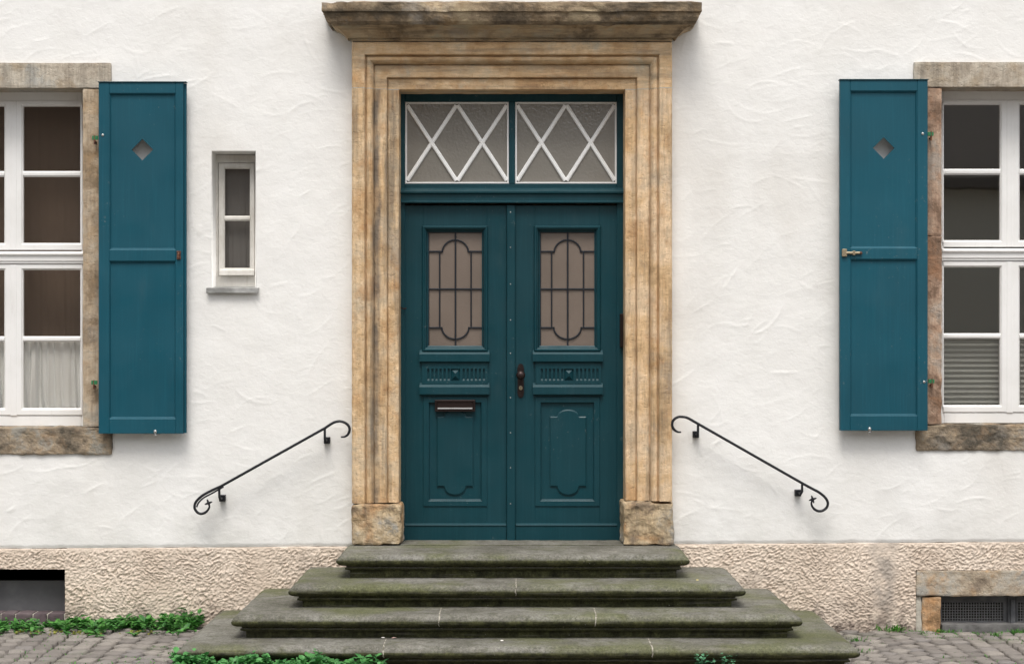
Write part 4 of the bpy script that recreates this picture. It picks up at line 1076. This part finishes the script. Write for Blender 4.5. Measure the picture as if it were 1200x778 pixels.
# grass tufts between the setts
for (px, dpt, n, hgt) in ((1048, .03, 26, .035), (1040, .05, 12, .03), (1065, .10, 16, .02), (1082, .10, 14, .02), (1078, .2, 12, .015), (1103, .06, 26, .02), (1112, .08, 20, .02), (1145, .15, 18, .018), (1168, .17, 24, .022), (1185, .10, 20, .02), (1193, .10, 22, .022), (1200, .05, 20, .025),
        (1005, .42, 14, .03), (1030, .5, 10, .012), (1120, .28, 12, .014), (1155, .3, 12, .012), (1098, .3, 10, .012), (1058, .3, 12, .012), (1180, .34, 12, .012), (190, .8, 12, .02), (205, 1.0, 16, .03), (1010, .75, 14, .02)):
    for k in range(n*2):
        y = -dpt+rnd.gauss(0, .02); y = min(y, -.01); x_ = (px-600)*K*(D+y)/D+rnd.gauss(0, .035)
        z0 = ground_z(x_, y)-.008; add_leaf('g', (x_, y, z0), (rnd.uniform(-.8,.8), rnd.uniform(-.8,.5), 1), hgt*rnd.uniform(.7, 1.5), .18, 0)
# moss and blades all over the joints
for k in range(5200):
    x_ = rnd.uniform(-3.6, 3.7); y = -rnd.uniform(.04, 1.9)
    if abs(x_) < 1.7 and y > -1.3: continue
    if mnoise.noise(Vector((x_*2.1, y*2.1, 3))) < .02: continue
    z0 = ground_z(x_, y)-.012; add_leaf('g', (x_, y, z0), (rnd.uniform(-.9,.9), rnd.uniform(-.9,.9), .9), rnd.uniform(.012, .028), .3, 0)
flush('g', 'grass', M['grass'], 'short grass and moss in the joints of the paving', 'grass')
def clover(label, px, n):
    y = -1.43; x0 = (px-600)*K*(D+y)/D
    for k in range(n):
        xx = x0+rnd.gauss(0, .028 if n > 8 else .014); sprig('c', xx, y-.01+rnd.uniform(-.01,.0), rnd.uniform(.075, .15) if n > 8 else rnd.uniform(.09, .14), 5, rnd.uniform(.014, .022), width=1.0, z=-.085)
    V, Fc = lv.pop('c'); o = mesh_np('seedling', V, Fc, M['leaf3'], smooth=False); tag(o, label, 'small plant', 'seedlings growing from the lowest step', 'thing')
clover('wider seedling clump of two, growing at the foot of the lowest step', 822, 16)
clover('smaller seedling with few leaves, right one of the pair at the lowest step', 850, 7)
# bits of litter on the treads
def petal(label, px, py_, d, zt0, sz, m):
    bm = bmesh.new(); x_ = PX(px, -d)
    ps = [(x_+sz*math.cos(2*math.pi*k/7)*rnd.uniform(.7,1.1), -d+sz*.7*math.sin(2*math.pi*k/7), zt0+.004+rnd.uniform(0,.005)) for k in range(7)]
    c_ = bm.verts.new((x_, -d, zt0+.010)); v = [bm.verts.new(p) for p in ps]
    for k in range(7): bm.faces.new((c_, v[k], v[(k+1) % 7]))
    o = obj('fallen_petal', bm, m); tag(o, label, 'petal', 'fallen petals on the steps', 'thing')
M['petal'] = mat('white_petal', (.75,.72,.68), .7); M['petal2'] = mat('pinkish_petal', (.55,.36,.32), .7)
petal('small white petal on the lowest tread beside its left mortar joint', 449, 744, 1.15, ztop[3], .012, M['petal'])
petal('pinkish dry petal on the lowest tread near the white petal', 461.5, 744, 1.15, ztop[3], .015, M['petal2'])
petal('pale petal lying near the middle of the lowest tread', 588, 748, 1.25, ztop[3], .012, M['petal'])
petal('yellowish petal on the second tread from the top, at its right end', 817, 673, .70, ztop[1], .009, mat('yellow_petal', (.6,.5,.2), .7))

# ---------------------------------------------------------------- house across the street (seen in the panes)
def opposite(label, x0, x1, H, wc, rc, xs, yw):
    HZ = empty('opposite_house', label, 'house', ((x0+x1)/2, yw, 0))
    bm = bmesh.new(); box(bm, x0, x1, yw-5, yw, -.6, H); obj('wall', bm, mat('street_house_plaster', wc, .9), HZ)
    bm = bmesh.new(); xprism(bm, [(yw+.4, H-.15), (yw+.4, H+.002), (yw-2.5, H+3.2), (yw-5.5, H+.002), (yw-5.5, H-.15)], x0-.15, x1+.15); obj('roof', bm, mat('street_house_roof', rc, .8), HZ)
    for x in xs:
        for (a, c) in (((1.2, 2.7), (3.3, 4.5)) if H > 5 else ((1.4, 3.0),)):
            bm = bmesh.new(); rect_loft(bm, (x-.5, x+.5, a, c), [(0, yw), (0, yw+.04), (.08, yw+.04), (.09, yw+.01)]); w_ = obj('window', bm, M['white'], HZ)
            bm = bmesh.new(); box(bm, x-.43, x+.43, yw+.005, yw+.015, a+.08, c-.08); obj('pane', bm, mat('dark_pane', (.02,.02,.022), .1), w_)
opposite('cream house with a dark roof, reflected in the right window panes', -1.0, 14, 4.25, (.88,.86,.75), (.20,.185,.17), (1.4, 4.2, 9.4, 12.2), -17)
opposite('taller brown brick house, reflected in the left window panes', -14, -1.35, 5.9, (.20,.15,.115), (.09,.07,.06), (-3.4, -6, -8.8, -11.6), -17)
